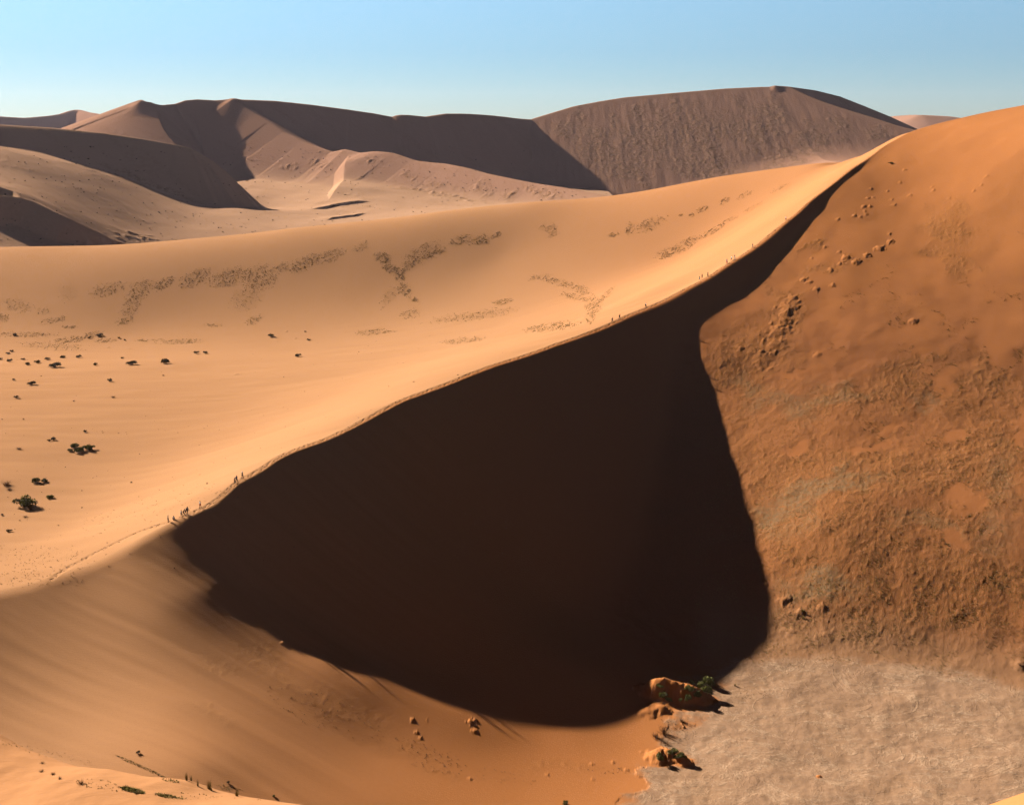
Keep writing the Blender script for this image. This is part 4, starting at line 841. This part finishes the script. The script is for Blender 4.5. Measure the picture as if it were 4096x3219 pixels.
def person(label, top, low, H=1.72, lean=.0, stride=.25, pack=None, hat=None, bag=None, long_legs=False, sit=False, arm=.3, hair=(.012, .009, .007), skirt=None, pole=False):
    k = H / 1.72; ln = lean
    def up(x, y, z, piv=.95): # lean the upper body forward (+y) about the hips
        dz = z - piv; return (x * k, (y + dz * math.sin(ln)) * k, (piv + dz * math.cos(ln)) * k)
    V, E, R = [], [], []
    def add(p, r, par=None):
        V.append(p); R.append(r * k * 1.12); 
        if par is not None: E.append((par, len(V) - 1))
        return len(V) - 1
    base = 0.0
    if sit: drop = .70
    else: drop = 0
    pel = add(up(0, 0, .95), .125); wai = add(up(0, 0, 1.10), .115, pel); che = add(up(0, .01, 1.30), .145, wai); nb = add(up(0, 0, 1.45), .060, che); ne = add(up(0, .015, 1.50), .052, nb); hd = add(up(0, .03, 1.60), .092, ne); ht = add(up(0, .02, 1.67), .075, hd)
    add(up(0, .125, 1.585), .014, hd)
    for s in (-1, 1): add(up(s * .098, .02, 1.59), .014, hd)
    legs = []; arms = []
    for s in (-1, 1):
        st = s * stride
        if sit: hp = add((s * .09 * k, 0, .93 * k), .09, pel); kn = add((s * .14 * k, .36 * k, 1.12 * k), .062, hp); an = add((s * .14 * k, .50 * k, .78 * k), .042, kn); fo = add((s * .15 * k, .66 * k, .76 * k), .036, an)
        else:
            hp = add((s * .09 * k, 0, .90 * k), .092, pel); kn = add((s * .10 * k, (.04 + st * .55) * k, .50 * k), .060, hp); an = add((s * .10 * k, (st - .03 * (1 if st < 0 else 0)) * k, (.09 + max(0, -st) * .15) * k), .042, kn); fo = add((s * .11 * k, (st + .16) * k, .045 * k), .036, an)
        legs.append((hp, kn, an, fo))
        sh_ = add(up(s * .175, 0, 1.40), .062, che); sw = -s * arm
        el = add(up(s * .235, sw * .35 - .02, 1.14), .042, sh_); wr = add(up(s * .245, sw * .9 + .05, .92), .030, el); pa = add(up(s * .245, sw + .07, .84), .034, wr)
        for q_ in range(4): f1 = add(up(s * .245 + (.012 if s < 0 else -.012) , sw + .045 + .018 * q_, .79), .009, pa); add(up(s * .235, sw + .045 + .018 * q_, (.745, .735, .74, .755)[q_]), .008, f1)
        t1 = add(up(s * .235, sw + .115, .82), .010, pa); add(up(s * .225, sw + .13, .785), .009, t1)
        arms.append((sh_, el, wr))
    o = skin_mesh('person', V, E, R, M_skin)
    def sub(name, ids, edges, rr, m):
        ids = list(ids); idx = {a_: i for i, a_ in enumerate(ids)}
        return skin_mesh(name, [V[i] for i in ids], [(idx[a_], idx[b_]) for a_, b_ in edges], [r_ * k for r_ in rr], m, o)
    mid = lambda a_, b_, f: tuple(V[a_][i] * (1 - f) + V[b_][i] * f for i in range(3))
    # shirt
    VV = [V[pel], V[wai], V[che], V[nb]]; EE = [(0, 1), (1, 2), (2, 3)]; RR = [.140, .135, .165, .075]
    for (a_, b_, c_) in arms: VV += [V[a_], mid(a_, b_, .8)]; EE += [(2, len(VV) - 2), (len(VV) - 2, len(VV) - 1)]; RR += [.078, .062]
    skin_mesh('shirt', VV, EE, [r_ * k for r_ in RR], cm(top), o)
    VV = [V[pel]]; EE = []; RR = [.150]
    if skirt:
        lathe('skirt', [(.15 * k, .98 * k), (.19 * k, .8 * k), (.26 * k, .5 * k)], cm(skirt), o, n=16)
    for (h_, kn_, an_, f_) in legs:
        VV += [V[h_], V[kn_] if long_legs else mid(h_, kn_, .85)]; a0 = len(VV) - 2; EE += [(0, a0), (a0, a0 + 1)]; RR += [.112, .085]
        if long_legs: VV.append(V[an_]); EE.append((a0 + 1, a0 + 2)); RR.append(.065)
    skin_mesh('trousers' if long_legs else 'shorts', VV, EE, [r_ * k for r_ in RR], cm(low), o)
    for (h_, kn_, an_, f_) in legs: skin_mesh('shoe', [mid(an_, f_, .0), V[f_]], [(0, 1)], [.050 * k, .045 * k], cm(SHO), o)
    hx = V[hd]
    if hat: lathe('hat', [(.17 * k, .03), (.18 * k, .04), (.105 * k, .05), (.105 * k, .11 * k), (.06 * k, .15 * k)], cm(hat), o, hx)
    else: lathe('hair', [(.085 * k, -.03 * k), (.102 * k, .0), (.102 * k, .05 * k), (.08 * k, .095 * k), (.03 * k, .115 * k)], cm(hair), o, (hx[0], hx[1] - .02 * k, hx[2]))
    if pack:
        c0 = up(0, -.22, 1.18); lathe('backpack', [(.06 * k, -.20 * k), (.155 * k, -.17 * k), (.17 * k, 0), (.155 * k, .18 * k), (.07 * k, .23 * k)], cm(pack), o, c0, 12, .75, math.tan(ln))
    if bag:
        hw = V[arms[1][2]]; lathe('bag', [(.05 * k, -.42 * k), (.13 * k, -.38 * k), (.14 * k, -.2 * k), (.05 * k, -.05 * k)], cm(bag), o, (hw[0] + .03, hw[1], hw[2] + (0.12 if not sit else 0)), 10, .6)
    if pole:
        hw = V[arms[1][2]]; skin_mesh('walking_pole', [(hw[0], hw[1] + .06, hw[2] + .05), (hw[0] + .02, hw[1] + .35, .02)], [(0, 1)], [.014, .012], cm(SHO), o, 0)
    o['drop'] = .74 * k if sit else 0.0
    tag(o, None, label, 'person', 'people climbing the dune crest'); return o
WH = (.42, .42, .44); KH = (.14, .105, .07); BLK = (.012, .011, .013); DK = (.03, .028, .034); NV = (.018, .03, .085)
PE = [  # u, v feet, yaw offset deg, kwargs
 (673, 2090, -20, dict(label='person in sun hat and khaki shirt with a dark hip bag, leftmost on the crest', top=(.11, .10, .085), low=(.07, .06, .05), hat=(.13, .11, .085), bag=BLK, stride=.06, arm=.05)),
 (695, 2079, 60, dict(label='person in white shirt sitting on the sand beside the leftmost walker', top=WH, low=(.09, .075, .06), sit=True, arm=.1)),
 (726, 2068, 10, dict(label='slim person in pale grey shirt standing just left of the huddled group', top=(.27, .29, .32), low=(.20, .18, .16), stride=.12, H=1.66)),
 (735, 2060, -40, dict(label='person in dark green jacket bending forward in the huddle', top=(.012, .03, .016), low=(.015, .02, .018), lean=.5, H=1.6, long_legs=True)),
 (743, 2059, -30, dict(label='person in white shirt and dark shorts leaning over in the huddle', top=WH, low=(.025, .02, .03), lean=.45, arm=.4)),
 (751, 2059, -60, dict(label='tall person with black backpack and khaki trousers in the huddle', top=DK, low=(.17, .10, .04), pack=BLK, long_legs=True, H=1.9, stride=.1)),
 (801, 2032, 0, dict(label='person in white top and bright red shorts walking alone', top=WH, low=(.28, .012, .012), stride=.2)),
 (939, 1933, 0, dict(label='small person in grey clothes beside the blue backpack', top=(.09, .085, .085), low=(.07, .06, .055), H=1.5, stride=.1, long_legs=True)),
 (947, 1929, 0, dict(label='person in dark clothes carrying a blue backpack', top=DK, low=DK, pack=NV, lean=.15, long_legs=True)),
 (970, 1914, 0, dict(label='person in white cap and grey shirt leading the lower climbers', top=(.12, .115, .11), low=(.05, .045, .04), hat=WH, stride=.2)),
 (2449, 1290, 0, dict(label='dark clothed person with backpack and pole, lowest of the upper climbers', top=BLK, low=DK, pack=(.02, .015, .014), lean=.25, long_legs=True, pole=True)),
 (2478, 1277, 0, dict(label='person leaning under a large black backpack behind the pole walker', top=BLK, low=(.05, .035, .03), pack=BLK, lean=.25, long_legs=True, pole=True)),
 (2583, 1232, 0, dict(label='person in white shirt and dark shorts alone between two upper groups', top=WH, low=(.02, .014, .018), pack=BLK, pole=True)),
 (2798, 1121, 0, dict(label='short person with a turquoise wrap at the waist', top=(.02, .018, .03), low=(.02, .018, .02), skirt=(.06, .22, .25), H=1.5)),
 (2808, 1115, 0, dict(label='person in dark shirt and shorts next to the turquoise wrap', top=(.02, .016, .028), low=(.02, .016, .02))),
 (2831, 1108, 0, dict(label='person all in black ahead of the turquoise wrap pair', top=BLK, low=BLK, long_legs=True, stride=.15)),
 (2907, 1056, 0, dict(label='person in blue top and red trousers carrying bags at both sides', top=(.025, .04, .14), low=(.20, .02, .02), bag=DK, long_legs=True, arm=.1)),
 (2925, 1043, 0, dict(label='person in white shirt bending over a dark bag', top=WH, low=(.24, .22, .22), lean=.45, bag=BLK)),
 (2938, 1039, 0, dict(label='person in maroon top and white trousers on the crest', top=(.06, .012, .018), low=WH, long_legs=True)),
 (3010, 993, 0, dict(label='person in dark top and pale shorts walking alone above the trio', top=BLK, low=(.22, .20, .19), arm=.4)),
 (3143, 884, 0, dict(label='topmost person on the crest in white shirt and dark red shorts', top=WH, low=(.08, .012, .018), hat=(.12, .10, .09))),
]
pp_, pok = locate([r_[0] for r_ in PE], [r_[1] for r_ in PE], hz)
for (u_, v_, yo, kw), p_, ok_ in zip(PE, pp_, pok):
    # stand them on the trodden line of the crest itself
    c2 = crest3[:, :2]; d_ = np.hypot(c2[:, 0] - p_[0], c2[:, 1] - p_[1]); i = int(np.argmin(d_)); i = min(max(i, 1), len(c2) - 2); hd_ = c2[i + 1] - c2[i - 1]
    if not ok_ or p_[1] > 520 or d_[i] > 12: p_ = P3(u_, v_, np.interp(u_, [r_[0] for r_ in CREST], [r_[2] for r_ in CREST]))
    o = person(**kw); drop = o['drop']; del o['drop']
    o.location = (p_[0], p_[1], float(hz(p_[0], p_[1])) + CAM_Z - drop - .03); o.rotation_euler = (0, 0, math.atan2(hd_[1], hd_[0]) - math.pi / 2 + math.radians(yo))
# ---------------------------------------------------------------- haze
def box(name, lo, hi):
    me = bpy.data.meshes.new(name); V = [(x, y, z) for z in (lo[2], hi[2]) for y in (lo[1], hi[1]) for x in (lo[0], hi[0])]
    me.from_pydata(V, [], [(0, 2, 3, 1), (4, 5, 7, 6), (0, 1, 5, 4), (2, 6, 7, 3), (0, 4, 6, 2), (1, 3, 7, 5)]); me.update()
    o = bpy.data.objects.new(name, me); sc.collection.objects.link(o); return o
hb = box('haze', (-3400, -400, -12), (3400, 4400, 205)); tag(hb, 'stuff', 'thin dry air between the camera and the far dunes')
hm = bpy.data.materials.new('haze'); hm.use_nodes = True; hn = hm.node_tree; hn.nodes.clear()
pv = hn.nodes.new('ShaderNodeVolumePrincipled'); pv.inputs['Color'].default_value = (.86, .78, 1.0, 1); pv.inputs['Density'].default_value = 0.00001; pv.inputs['Anisotropy'].default_value = 0.2
ho = hn.nodes.new('ShaderNodeOutputMaterial'); hn.links.new(pv.outputs[0], ho.inputs['Volume']); hb.data.materials.append(hm)
print('built in %.1f s' % (time.time() - T0), sum(len(o.data.vertices) for o in bpy.data.objects if o.type == 'MESH'))
